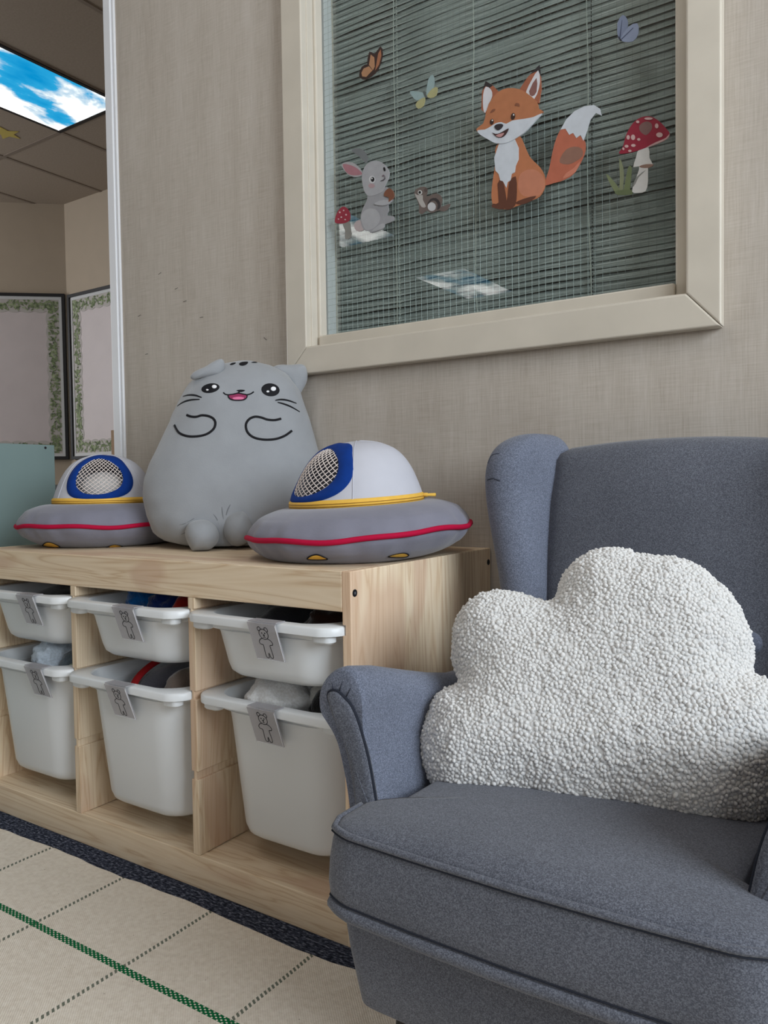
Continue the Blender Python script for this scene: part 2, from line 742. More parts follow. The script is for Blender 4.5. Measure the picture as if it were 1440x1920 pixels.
# ================================================================== THE ROOM
ZC = 2.8
XW, XE, YS = -6.694, 2.456, -8.104           # left wall, right wall, wall behind the camera
YF = 2.396                                    # far wall of the open area on the left
XEND = -1.012                                 # where the window wall ends
PX, PYY = -4.697, 2.396                       # corner of far wall and slanting wall
DX, DY = -0.749, -0.662                       # direction of the slanting wall

structure(obj('floor', *(lambda m: (m.v, m.f))(MB().box(XW, XE, YS, YF, -0.05, 0.0)), M['carpet']),
          'charcoal carpet floor')

# window wall, with the opening for window_1
OX0, OX1, OZ0, OZ1 = -0.405, 0.345, 0.918, 1.985
WT = 0.12
wb = MB()
wb.box(XEND, OX0, 0, WT, 0, ZC)
wb.box(OX1, XE, 0, WT, 0, ZC)
wb.box(OX0, OX1, 0, WT, 0, OZ0)
wb.box(OX0, OX1, 0, WT, OZ1, ZC)
wall_back = structure(wb.obj('wall_back', M['wall']), 'woven beige linen covered wall')
# old staples left in the wall covering
for i, (u, v, a) in enumerate([(300, 513, -20), (331, 541, -10), (347, 565, -6), (378, 595, 0), (498, 635, 40), (262, 592, -15), (275, 664, -5)]):
    p = on_y(u, v, 0)
    L = 0.0045
    c, s = math.cos(math.radians(a)), math.sin(math.radians(a))
    v_, f_ = tube([(p.x - L * c, 0.001, p.z + L * s), (p.x - L * c, -0.0012, p.z + L * s), (p.x + L * c, -0.0012, p.z - L * s), (p.x + L * c, 0.001, p.z - L * s)], 0.0004, 5)
    obj('staple', v_, f_, M['screw'], wall_back)

# white edge trim at the end of the wall
tr = MB()
tr.box(XEND - 0.026, XEND, -0.010, WT + 0.01, 0, ZC)
tr.box(XEND - 0.0005, XEND + 0.009, -0.006, 0.001, 0, ZC)
structure(bevel(tr.obj('trim_1', M['trim']), 0.002), 'white upright edge trim')
# unseen partition added to keep light from behind the blind; walls of the open area
structure(MB().box(XEND - 0.0, XEND + 0.1, WT, YF, 0, ZC).obj('wall_added_partition', M['far_wall']))
structure(MB().box(PX, XE, YF, YF + 0.1, 0, ZC).obj('wall_far', M['far_wall']))
SL = 2.667
q0 = (PX, PYY)
q1 = (PX + DX * SL, PYY + DY * SL)
nx, ny = DY, -DX                               # points out of the room
sv = [(q0[0], q0[1], 0), (q1[0], q1[1], 0), (q1[0] + nx * .1, q1[1] + ny * .1, 0), (q0[0] + nx * .1, q0[1] + ny * .1, 0)]
structure(obj('wall_slanting', sv + [(a, b, ZC) for a, b, _ in sv], BOXF, M['far_wall']))
LY0, LY1 = -2.6, 0.3  # opening for the added left window
wl = MB()
wl.box(XW - 0.12, XW, YS, LY0, 0, ZC)
wl.box(XW - 0.12, XW, LY1, q1[1] + 0.1, 0, ZC)
wl.box(XW - 0.12, XW, LY0, LY1, 0, 0.95)
wl.box(XW - 0.12, XW, LY0, LY1, 2.5, ZC)
structure(wl.obj('wall_left', M['far_wall']))
structure(MB().box(XW, XE, YS - 0.1, YS, 0, ZC).obj('wall_front', M['far_wall']))
# right wall with its near window and an added rear one
wr = MB()
RY0, RY1, RZ0, RZ1 = -2.15, -0.35, 0.95, 2.5
RY2, RY3 = -7.15, -4.35  # opening for the added rear window
wr.box(XE, XE + .12, YS, RY2, 0, ZC)
wr.box(XE, XE + .12, RY3, RY0, 0, ZC)
wr.box(XE, XE + .12, RY2, RY3, 0, RZ0)
wr.box(XE, XE + .12, RY2, RY3, RZ1, ZC)
wr.box(XE, XE + .12, RY1, YF, 0, ZC)
NZ0, NZ1 = 0.92, 2.3
wr.box(XE, XE + .12, RY0, RY1, 0, NZ0)
wr.box(XE, XE + .12, RY0, RY1, NZ1, ZC)
structure(wr.obj('wall_right', M['far_wall']))
for wn, ya, yb, XX, wlb, za, zb in (('window_2', RY0, RY1, XE, 'near daylight window in the right wall', NZ0, NZ1), ('fill_window_rear', RY2, RY3, XE, 'added unseen rear window in the right wall for fill light', RZ0, RZ1), ('fill_window_left', LY0, LY1, XW - .05, 'added unseen window in the left wall for fill light', RZ0, RZ1)):
    w2 = struct_empty(wn, (XX, (ya + yb) / 2, za), wlb)
    for y in (ya, yb - .05):
        MB().box(XX, XX + .05, y, y + .05, za, zb).obj('window_frame', M['trim'], w2)
    for z in (za, zb - .05):
        MB().box(XX, XX + .05, ya, yb, z, z + .05).obj('window_frame', M['trim'], w2)

# suspended ceiling: slab, single tiles, grid bars
ceil = structure(MB().box(XW, XE, YS, YF, ZC + 0.02, ZC + 0.1).obj('ceiling', M['ceiling']), 'suspended ceiling of pale tiles')
GX = [-3.644 + 0.61 * k for k in range(-5, 11)]
GY = [1.656 - 1.22 * k for k in range(-1, 9)]
LIGHTS = {(-3.644, 1.656), (-3.644, -0.784), (-3.644, -3.224), (-3.644, -5.664)}   # left edge x, upper edge y
PLAIN = [(-0.594, -0.784)]  # extra fixture added out of view for overhead fill
tile_me = mesh_from('tile', boxv(0.008, 0.602, -1.212, -0.008, 0.0, 0.02), BOXF)
tile_me.materials.append(M['ceiling'])
for x in GX[:-1]:
    for y in GY[:-1]:
        if any(abs(x - a) < .01 and abs(y - b) < .01 for a, b in list(LIGHTS) + PLAIN):
            continue
        if y > 2.0:
            o = obj('tile', boxv(x + .008, x + .602, y - 1.212, YF, ZC, ZC + .02), BOXF, M['ceiling'], ceil)
        else:
            o = link('tile', tile_me, M['ceiling'], ceil)
            o.location = (x, y, ZC)
for x in GX[1:-1]:
    MB().box(x - .011, x + .011, YS, YF, ZC - .004, ZC + .018).obj('grid_bar', M['gridbar'], ceil)
for y in GY[1:-1]:
    MB().box(XW, XE, y - .011, y + .011, ZC - .0035, ZC + .018).obj('grid_bar', M['gridbar'], ceil)
lab = ['ceiling light with blue sky and cloud print above the open area on the left',
       'ceiling light with cloud print over the middle of the room',
       'ceiling light with cloud print reflected behind the rabbit sticker',
       'ceiling light with cloud print reflected below the fox sticker']
for (lx, ly), lb in zip(sorted(LIGHTS, key=lambda q: -q[1]), lab):
    t = thing('ceiling_light', lb, 'ceiling light', (lx + .305, ly - .61, ZC), 'sky print ceiling lights', world=False)
    obj('diffuser', boxv(-.284, .284, -.585, .585, -0.006, 0.0), BOXF, M['sky'], t)
    fr = MB()
    fr.box(-.305, -.284, -.61, .61, -.008, .018)
    fr.box(.284, .305, -.61, .61, -.008, .018)
    fr.box(-.284, .284, -.61, -.585, -.008, .018)
    fr.box(-.284, .284, .585, .61, -.008, .018)
    fr.obj('light_frame', M['black'], t)
# unseen unprinted fixture, added to brighten the rug and seat from above
for (lx, ly), lb, pw in zip(PLAIN, ('added plain ceiling light above the rug, unseen, for fill light',), (7,)):
    t = thing('ceiling_light', lb, 'ceiling light', (lx + .305, ly - .61, ZC), 'added ceiling fill lights', world=False)
    obj('diffuser', boxv(-.284, .284, -.585, .585, -0.006, 0.0), BOXF, M['diffuser'], t)
    fr = MB()
    fr.box(-.305, -.284, -.61, .61, -.008, .018)
    fr.box(.284, .305, -.61, .61, -.008, .018)
    fr.box(-.284, .284, -.61, -.585, -.008, .018)
    fr.box(-.284, .284, .585, .61, -.008, .018)
    fr.obj('light_frame', M['trim'], t)
    area_light('fill_light_ceiling', (lx + .305, ly - .61, ZC - .012), (0, 0, 0), .55, 1.15, pw, (1.0, 0.97, 0.93)).parent = None  # fill light of the added fixture
# yellow star stuck on the ceiling
sp = on_z(12, 250, ZC - 0.001)
sv = []
for k in range(10):
    r = 0.09 if k % 2 == 0 else 0.04
    a = math.pi / 2 + k * math.pi / 5
    sv.append((sp.x + r * math.cos(a), sp.y + r * math.sin(a)))
sf = [(x, y, ZC - .003) for x, y in sv] + [(x, y, ZC - .0005) for x, y in sv]
tag(obj('star_sticker', sf, [tuple(range(10)), tuple(range(19, 9, -1))] + [(i, 10 + i, 10 + (i + 1) % 10, (i + 1) % 10) for i in range(10)],
        plain('pale_yellow_paper', (204, 184, 96), 0.8)), 'pale yellow paper star stuck on a ceiling tile', 'star')


# ------------------------------------------------------------------ bulletin boards on the far walls
def board(name, label, o, du, n, w, z0, z1, seed):
    """o: lower corner (x,y); du: direction along the wall; n: into the room"""
    r = random.Random(seed)
    def P(a, z, d):
        return (o[0] + du[0] * a + n[0] * d, o[1] + du[1] * a + n[1] * d, z)
    def slab(mb, a0, a1, b0, b1, d0, d1):
        v = [P(a0, b0, d0), P(a1, b0, d0), P(a1, b0, d1), P(a0, b0, d1), P(a0, b1, d0), P(a1, b1, d0), P(a1, b1, d1), P(a0, b1, d1)]
        mb.add(v, BOXF)
    c = P(w / 2, z0, 0)
    t = thing(name, label, 'bulletin board', c, 'boards with leafy borders')
    mb = MB()
    slab(mb, 0.02, w - .02, z0 + .02, z1 - .02, 0.002, 0.012)
    mb.obj('backing_paper', M['paper'], t)
    for a0, a1, b0, b1 in ((0, .022, z0, z1), (w - .022, w, z0, z1), (0.022, w - .022, z0, z0 + .022), (.022, w - .022, z1 - .022, z1)):
        mb = MB()
        slab(mb, a0, a1, b0, b1, 0.001, 0.03)
        mb.obj('frame_rail', M['black'], t)
    mb = MB()
    e = .022
    k = .044
    for a0, a1, b0, b1 in ((e, k, z0 + e, z1 - e), (w - k, w - e, z0 + e, z1 - e), (k, w - k, z0 + e, z0 + k), (k, w - k, z1 - k, z1 - e)):
        slab(mb, a0, a1, b0, b1, 0.012, 0.018)
    mb.obj('white_margin', M['board_white'], t)
    # scalloped printed border strips
    bw = .10
    for side in range(4):
        L = (z1 - z0 - 2 * k) if side < 2 else (w - 2 * k)
        nsc = max(2, int(L / .09))
        top = []
        m = nsc * 6
        for i in range(m + 1):
            s = L * i / m
            top.append((s, bw - .012 + .012 * abs(math.sin(math.pi * i / 6))))
        pts = [(0, 0)] + [(L, 0)] + [(s, h) for s, h in reversed(top)]
        def map2(s, h):
            if side == 0:
                return (k + h, z0 + k + s)
            if side == 1:
                return (w - k - h, z0 + k + s)
            if side == 2:
                return (k + s, z0 + k + h)
            return (k + s, z1 - k - h)
        V = [P(*map2(s, h), .0135 + side * .0004) for s, h in pts] + [P(*map2(s, h), .012) for s, h in pts]
        nn = len(pts)
        F = [tuple(range(nn)), tuple(range(2 * nn - 1, nn - 1, -1))] + [(i, nn + i, nn + (i + 1) % nn, (i + 1) % nn) for i in range(nn)]
        bs = obj('border_strip', V, F, M['border'], t)
        lm = MB()
        for i in range(int(L * 300)):
            s = r.uniform(.01, L - .01)
            h = r.gauss(bw * .46, .020)
            h = min(max(h, .010), bw - .024)
            a = r.uniform(0, 6.28)
            l1, l2 = r.uniform(.010, .018), r.uniform(.005, .009)
            ca, sa = math.cos(a), math.sin(a)
            q = [(l1 * ca, l1 * sa), (-l2 * sa, l2 * ca), (-l1 * ca, -l1 * sa), (l2 * sa, -l2 * ca)]
            lm.add([P(*map2(s + x, h + y), .0158 + r.uniform(0, .001)) for x, y in q], [(0, 1, 2, 3)])
        lo = lm.obj('leaf_print', M['leaf'], bs)
        lo['kind'] = 'stuff'
    return t


board('bulletin_board', 'bulletin board with leafy border on the far wall, right of the corner', (PX + .045, YF), (1, 0), (0, -1), 1.35, 0.865, 2.105, 3)
bo = (PX + DX * 1.96, PYY + DY * 1.96)
board('bulletin_board', 'wide bulletin board with leafy border left of the corner, above the teal cabinet', bo, (-DX, -DY), (-nx, -ny), 1.95, 0.868, 2.12, 5)

# ------------------------------------------------------------------ far low furniture glimpsed over the shelf
p = on_y(119, 903, YF - .35)
t = thing('low_bookcase', 'dark topped low bookcase against the far wall below the boards', 'bookcase', (-4.2, YF - .2, 0))
bevel(MB().box(-4.60, -3.2, YF - .36, YF - .02, .60, .672).obj('bookcase_top', M['darkgreen'], t), .004)
MB().box(-4.58, -4.55, YF - .35, YF - .03, 0, .60).obj('bookcase_side', M['board_white'], t)
MB().box(-3.25, -3.22, YF - .35, YF - .03, 0, .60).obj('bookcase_side', M['board_white'], t)
MB().box(-4.55, -3.25, YF - .05, YF - .03, 0, .60).obj('bookcase_back', M['board_white'], t)
MB().box(-4.55, -3.25, YF - .34, YF - .05, .28, .30).obj('bookcase_shelf', M['board_white'], t)
MB().box(-4.55, -3.25, YF - .34, YF - .05, .02, .04).obj('bookcase_shelf', M['board_white'], t)
p0 = on_y(212, 807, YF - .12)
p1 = on_y(221, 807, YF - .12)
tb = MB()
tb.box(p0.x, p0.x + .045, YF - .14, YF - .10, .672, p0.z)
pst = thing('wooden_stand', 'small brown wooden stand on the far bookcase beside the white trim', 'stand', (p0.x + .1, YF - .12, .672))
bevel(tb.obj('stand_post', M['wood_brown'], pst), .004)
bevel(MB().box(p0.x + .20, p0.x + .245, YF - .14, YF - .10, .672, p0.z).obj('stand_post', M['wood_brown'], pst), .004)
bevel(MB().box(p0.x + .045, p0.x + .20, YF - .135, YF - .105, p0.z - .06, p0.z - .02).obj('stand_rail', M['wood_brown'], pst), .004)
# small brown toy behind the left saucer
pb = on_y(147, 887, YF - .2)
v, f = lathe([(0.0, 0), (.04, .004), (.055, .03), (.05, .065), (.035, .085), (.045, .10), (.048, .125), (.03, .15), (0, .158)], 20, (pb.x, pb.y, .672))
tag(obj('wooden_toy_figure', v, f, plain('dark_brown_toy', (96, 62, 44), 0.7), None, True), 'small dark brown toy figure on the far bookcase behind the left plush saucer', 'toy')

# ------------------------------------------------------------------ teal cabinet left of the shelf
XT = -1.10
ytf = -0.135
t = thing('teal_cabinet', 'plain teal laminate cabinet standing left of the pine shelf', 'cabinet', (XT - .25, -.5, 0))
bevel(MB().box(XT - .018, XT, -.85, ytf, 0, .744).obj('side_panel', M['teal'], t), .001)
bevel(MB().box(XT - .60, XT - .582, -.85, ytf, 0, .744).obj('side_panel', M['teal'], t), .001)
bevel(MB().box(XT - .582, XT - .018, -.85, ytf, .72, .742).obj('cabinet_top', M['teal'], t), .001)
bevel(MB().box(XT - .582, XT - .018, -.85, ytf, .05, .07).obj('cabinet_bottom', M['teal'], t), .001)
bevel(MB().box(XT - .582, XT - .018, ytf - .012, ytf, .07, .72).obj('back_panel', M['teal'], t), .001)
dn = on_x(85, 838, XT)
v, f = tube([(XT - .004, dn.y, dn.z - .002), (XT + .001, dn.y, dn.z - .002)], .003, 10)
obj('peg_hole', v, f, M['ink'], t)

# ================================================================== WINDOW 1
w1 = struct_empty('window_1', (-.03, -.02, .87), 'painted interior window with wired glass')
TY = -0.025
CX0, CX1, CZ0, CZ1 = -0.452, 0.392, 0.8655, 2.04
IX0, IX1, IZ0, IZ1 = -0.399, 0.3425, 0.920, 1.985


def mitre(a, b, c, d):
    v = [(a[0], TY, a[1]), (b[0], TY, b[1]), (c[0], TY, c[1]), (d[0], TY, d[1]), (a[0], 0, a[1]), (b[0], 0, b[1]), (c[0], 0, c[1]), (d[0], 0, d[1])]
    o = obj('casing', v, [(0, 1, 2, 3), (7, 6, 5, 4), (0, 4, 5, 1), (1, 5, 6, 2), (2, 6, 7, 3), (3, 7, 4, 0)], M['casing'], w1)
    fix_normals(o.data)
    bevel(o, .003, 3)


g = .0003
mitre((CX0, CZ0 + g), (IX0, IZ0 + g), (IX0, IZ1 - g), (CX0, CZ1 - g))
mitre((CX1, CZ0 + g), (CX1, CZ1 - g), (IX1, IZ1 - g), (IX1, IZ0 + g))
mitre((CX0 + g, CZ0), (CX1 - g, CZ0), (IX1 - g, IZ0), (IX0 + g, IZ0))
mitre((CX0 + g, CZ1), (IX0 + g, IZ1), (IX1 - g, IZ1), (CX1 - g, CZ1))
# jamb lining
for nm, b in (('jamb', (OX0, OX0 + .004, TY + .006, WT, OZ0, OZ1)), ('jamb', (OX1 - .004, OX1, TY + .006, WT, OZ0, OZ1)),
              ('jamb', (OX0, OX1, TY + .006, WT, OZ0, OZ0 + .004)), ('jamb', (OX0, OX1, TY + .006, WT, OZ1 - .004, OZ1))):
    bevel(MB().box(*b).obj(nm, M['casing'], w1), .001)
# glazing stops in two steps, front of the glass, and plain ones behind it
YG = 0.036
GX0, GX1, GZ0, GZ1 = -0.3905, 0.318, 0.9465, 1.96
for (a, b, c, d) in ((OX0 + .004, GX0, OZ0, OZ1), (GX1, OX1 - .004, OZ0, OZ1)):
    s = MB()
    s.box(a, b, 0.012, YG, c + .004, d - .004)
    bevel(s.obj('glazing_stop', M['casing'], w1), .003, 2)
for (c, d) in ((OZ0 + .004, GZ0), (GZ1, OZ1 - .004)):
    bevel(MB().box(GX0, GX1, 0.006, YG, c, d).obj('glazing_stop', M['casing'], w1), .003, 2)
bevel(MB().box(OX0 + .004, OX0 + .0085, -0.008, 0.012, OZ0 + .004, OZ1 - .004).obj('glazing_bead', M['casing'], w1), .0015)
for (a, b, c, d) in ((OX0 + .004, GX0, OZ0 + .004, OZ1 - .004), (GX1, OX1 - .004, OZ0 + .004, OZ1 - .004), (GX0, GX1, OZ0 + .004, GZ0), (GX0, GX1, GZ1, OZ1 - .004)):
    bevel(MB().box(a, b, YG + .006, YG + .032, c, d).obj('rear_stop', M['trim'], w1), .001)
pane = MB().box(GX0 - .006, GX1 + .006, YG, YG + .006, GZ0 - .006, GZ1 + .006).obj('pane', M['glass'], w1)
wm = MB()
k = 0
xx = GX0
while xx < GX1:
    wm.add(*tube([(xx, YG + .003, GZ0), (xx, YG + .003, GZ1)], .00024, 4))
    xx += .0127
zz = GZ0 + .004
while zz < GZ1:
    wm.add(*tube([(GX0, YG + .0034, zz), (GX1, YG + .0034, zz)], .00024, 4))
    zz += .0127
wmo = wm.obj('wire_mesh', M['wire'], pane)
wmo['kind'] = 'stuff'

# ------------------------------------------------------------------ venetian blind behind the glass
YB = 0.088
bl = thing('venetian_blind', 'grey green venetian blind hanging behind the wired glass', 'blind', (-.03, YB, .93), world=False)
BX0, BX1 = -0.372, 0.372
NS = 84
z = 0.016
bottom = 0.93
SW = .0165
slat_variants = []
for vi in range(6):
    r = random.Random(40 + vi)
    nseg = 14
    V, F = [], []
    ph = [r.uniform(0, 6.28) for _ in range(4)]
    for i in range(nseg + 1):
        s = i / nseg
        x = BX0 + (BX1 - BX0) * s
        tilt = math.radians(74 + 6 * math.sin(2.1 * s * 6.28 + ph[0]) + 4 * math.sin(5.3 * s * 6.28 + ph[1]))
        sag = .0008 * math.sin(3 * s * 6.28 + ph[2]) + .0005 * math.sin(8 * s * 6.28 + ph[3])
        for j in range(5):
            q = (j / 4 - .5) * SW
            crown = .0011 * (1 - (2 * j / 4 - 1) ** 2)
            y = q * math.cos(tilt) - crown * math.sin(tilt)
            zz = q * math.sin(tilt) + crown * math.cos(tilt)
            V.append((x, y, zz + sag))
    for i in range(nseg):
        for j in range(4):
            F.append((i * 5 + j, (i + 1) * 5 + j, (i + 1) * 5 + j + 1, i * 5 + j + 1))
    me = mesh_from('slat', V, F, True)
    me.materials.append(M['slat'])
    slat_variants.append(me)
for i in range(NS):
    o = link('slat', slat_variants[random.randrange(6)], M['slat'], bl)
    o.location = (0, random.uniform(-.0006, .0006), .012 + i * .0126 + random.uniform(-.0012, .0012))
    o.rotation_euler = (math.radians(random.uniform(-9, 9)), 0, 0)
bevel(MB().box(BX0, BX1, -.009, .009, -.004, .004).obj('bottom_rail', M['slat'], bl), .002)
MB().box(BX0, BX1, -.012, .012, .012 + NS * .0126, .012 + NS * .0126 + .02).obj('head_rail', M['slat'], bl)
for u, wig in ((741, .001), (889, -.002), (1102, .0015)):
    x0 = on_y(u, 300, YB - .012).x + .03
    pts = []
    for i in range(13):
        zz = 0.002 + 1.04 * i / 12
        pts.append((x0 + wig * math.sin(i * 1.7) + (.006 * math.exp(-i * .9) if u != 741 else -.002 * math.exp(-i)), -.0115, zz))
    v, f = tube(catmull(pts, 4), .0009, 6)
    obj('lift_cord', v, f, M['cord'], bl, True)
    if u != 889:
        lad = MB()
        for i in range(NS * 2):
            zz = .006 + i * .0063
            lad.box(x0 + .0065, x0 + .0078, -.0112, -.0102, zz, zz + .0038)
        lad.obj('ladder_cord', M['cord'] if u == 741 else M['ink'], bl)

# ================================================================== STICKERS ON THE GLASS
_smats = {}


def smat(c):
    if c not in _smats:
        g = sum(c) / 3
        d = tuple((x * .86 + g * .14) * .93 for x in c)
        _smats[c] = plain('sticker_print_%d_%d_%d' % c, d, 0.45, 0.3, 0.06, 60)
    return _smats[c]


def sticker(name, label, cat, org, sc, pieces):
    """pieces: (part name, colour, outline in crop pixels, sub-steps of smoothing)"""
    def cv(p):
        return (org[0] + p[0] / sc, org[1] + p[1] / sc)
    allp = [cv(p) for _, _, pts, _ in pieces for p in pts]
    cu = sum(p[0] for p in allp) / len(allp)
    lo = max(p[1] for p in allp)
    base = on_y(cu, lo, YG)
    t = thing(name, label, cat, base, 'woodland stickers on the window')
    for i, (nm, col, pts, st) in enumerate(pieces):
        P = [Vector((*cv(p), 0)) for p in pts]
        if st > 1:
            P = catmull(P, st, True)
        y = YG - .0006 - .00014 * i
        V = [on_y(p.x, p.y, y) for p in P]
        n = len(V)
        V2 = [(a.x, YG - .0001, a.z) for a in V]
        obj(nm, V + [Vector(q) for q in V2], [tuple(range(n)), tuple(range(2 * n - 1, n - 1, -1))] + [(j, n + j, n + (j + 1) % n, (j + 1) % n) for j in range(n)], smat(col), t)
    return t


ORA, ORD, ORL, WHT, BRN, DRK = (196, 118, 76), (168, 92, 60), (206, 128, 96), (206, 212, 220), (104, 60, 44), (50, 44, 46)
sticker('fox_sticker', 'window sticker of a sitting orange fox with white chest', 'sticker', (860, 100), 3.273, [
    ('tail', (196, 104, 76), [(528, 805), (555, 710), (575, 610), (600, 520), (640, 455), (700, 480), (770, 530), (778, 600), (745, 680), (700, 745), (640, 780), (580, 797)], 3),
    ('tail_shade', (150, 106, 88), [(625, 640), (660, 590), (710, 572), (755, 585), (760, 630), (715, 665), (670, 682), (622, 672)], 2),
    ('tail_stripe', (216, 128, 100), [(640, 770), (660, 735), (705, 705), (748, 660), (715, 730)], 2),
    ('tail_tip', WHT, [(625, 468), (660, 405), (710, 355), (770, 325), (830, 317), (868, 340), (877, 382), (842, 365), (806, 410), (790, 470), (765, 538), (748, 500), (722, 520), (702, 488), (678, 500), (655, 462)], 1),
    ('body', ORA, [(230, 570), (225, 660), (215, 740), (203, 830), (203, 900), (225, 950), (300, 955), (350, 940), (440, 905), (495, 880), (530, 820), (530, 760), (500, 700), (440, 640), (410, 580), (372, 505), (300, 520)], 3),
    ('haunch', ORL, [(365, 790), (380, 740), (420, 715), (470, 715), (515, 750), (530, 800), (510, 855), (470, 880), (400, 875), (370, 840)], 3),
    ('hind_paw', BRN, [(345, 918), (400, 892), (475, 874), (445, 905), (385, 928)], 2),
    ('front_leg', BRN, [(238, 800), (268, 780), (288, 860), (292, 930), (272, 957), (205, 945), (212, 922), (246, 915)], 2),
    ('front_leg', BRN, [(310, 790), (350, 755), (357, 850), (347, 930), (312, 957), (283, 952), (300, 880)], 2),
    ('chest', WHT, [(245, 560), (300, 515), (345, 528), (368, 580), (368, 650), (350, 690), (345, 730), (325, 740), (318, 780), (300, 790), (292, 825), (272, 785), (255, 780), (245, 740), (225, 720), (218, 640)], 1),
    ('ear', (170, 96, 66), [(138, 345), (143, 235), (165, 172), (205, 192), (248, 238), (205, 300), (165, 370)], 1),
    ('ear_tip', DRK, [(145, 228), (165, 170), (210, 196), (190, 212), (166, 200)], 1),
    ('inner_ear', (216, 214, 218), [(150, 335), (150, 255), (166, 205), (198, 222), (206, 262), (182, 322), (162, 366)], 2),
    ('ear', (170, 96, 66), [(375, 218), (420, 150), (495, 72), (503, 140), (507, 220), (492, 305), (430, 285)], 1),
    ('ear_tip', DRK, [(440, 128), (495, 70), (503, 140), (488, 106)], 1),
    ('inner_ear', (216, 214, 218), [(415, 232), (450, 160), (488, 104), (499, 170), (481, 250), (446, 296), (420, 270)], 2),
    ('inner_ear_fur', (140, 92, 84), [(432, 232), (478, 150), (478, 235), (450, 264)], 2),
    ('head', (190, 116, 74), [(107, 465), (150, 430), (165, 380), (185, 310), (235, 242), (300, 213), (370, 219), (415, 242), (480, 295), (490, 338), (520, 357), (490, 380), (420, 465), (370, 508), (300, 540), (240, 545), (180, 515), (130, 492)], 2),
    ('cheek_fur', WHT, [(115, 472), (160, 468), (200, 446), (225, 430), (262, 422), (292, 432), (330, 412), (400, 402), (460, 390), (510, 368), (470, 412), (420, 468), (370, 508), (300, 547), (230, 552), (180, 527), (130, 498)], 2),
    ('brow', (140, 82, 56), [(192, 368), (205, 345), (225, 342), (218, 356)], 2),
    ('brow', (140, 82, 56), [(343, 322), (350, 305), (370, 308), (374, 326), (358, 322)], 2),
    ('eye', (62, 42, 34), ell(333, 387, 13, 22, 12), 1),
    ('eye', (62, 42, 34), ell(203, 420, 11, 18, 12), 1),
    ('eye_glint', (230, 226, 220), ell(337, 377, 4, 6), 1),
    ('eye_glint', (230, 226, 220), ell(206, 411, 4, 5), 1),
    ('nose', (54, 48, 52), [(219, 452), (228, 438), (252, 432), (270, 436), (270, 448), (252, 468), (234, 470)], 3),
    ('mouth', (70, 44, 44), [(206, 486), (225, 494), (250, 490), (280, 474), (306, 461), (288, 498), (262, 516), (232, 512)], 2),
    ('tongue', (196, 140, 138), [(228, 503), (255, 493), (280, 488), (262, 512), (240, 512)], 2),
])
sticker('toadstool_sticker', 'window sticker of a big red toadstool with grass right of the fox', 'sticker', (860, 100), 3.273, [
    ('grass_blade', (122, 132, 92), [(903, 738), (940, 770), (985, 828), (1004, 862), (970, 862), (935, 812)], 2),
    ('grass_blade', (134, 140, 104), [(985, 640), (1010, 700), (1012, 780), (1003, 862), (985, 852), (990, 760)], 2),
    ('grass_blade', (112, 124, 82), [(1040, 700), (1062, 700), (1054, 800), (1044, 862), (1008, 862), (1020, 800)], 2),
    ('grass_blade', (104, 116, 78), [(958, 848), (1000, 838), (1060, 838), (1062, 866), (975, 868)], 2),
    ('stem', (214, 212, 208), [(1105, 590), (1165, 575), (1170, 640), (1190, 680), (1162, 700), (1162, 780), (1147, 845), (1100, 856), (1065, 850), (1075, 800), (1098, 740), (1108, 692), (1072, 697), (1088, 640)], 2),
    ('stem_shade', (140, 140, 134), [(1068, 820), (1090, 760), (1150, 715), (1105, 760), (1085, 800)], 2),
    ('ring', (150, 116, 100), [(1110, 692), (1150, 680), (1197, 682), (1168, 702), (1122, 702)], 2),
    ('cap', (164, 36, 58), [(983, 612), (1008, 572), (1028, 500), (1068, 430), (1120, 393), (1180, 388), (1232, 418), (1272, 460), (1294, 492), (1270, 522), (1200, 552), (1150, 578), (1080, 602), (1020, 614)], 3),
    ('cap_shade', (132, 96, 92), [(1112, 440), (1150, 418), (1182, 430), (1184, 466), (1150, 502), (1112, 476)], 3),
    ('cap_rim', (210, 170, 168), [(1150, 578), (1210, 545), (1270, 520), (1294, 492), (1282, 522), (1215, 556)], 2),
] + [('spot', (216, 178, 176), ell(*e), 1) for e in [(1070, 515, 13, 17), (1040, 515, 10, 14), (1030, 570, 12, 9), (1072, 565, 14, 9), (1105, 528, 10, 8), (1215, 445, 11, 15), (1232, 500, 20, 15), (1050, 598, 10, 7), (1165, 400, 26, 7), (1010, 585, 6, 8), (1098, 420, 10, 8)]])
GRY, GRL, PNK = (158, 158, 162), (176, 176, 180), (176, 118, 128)
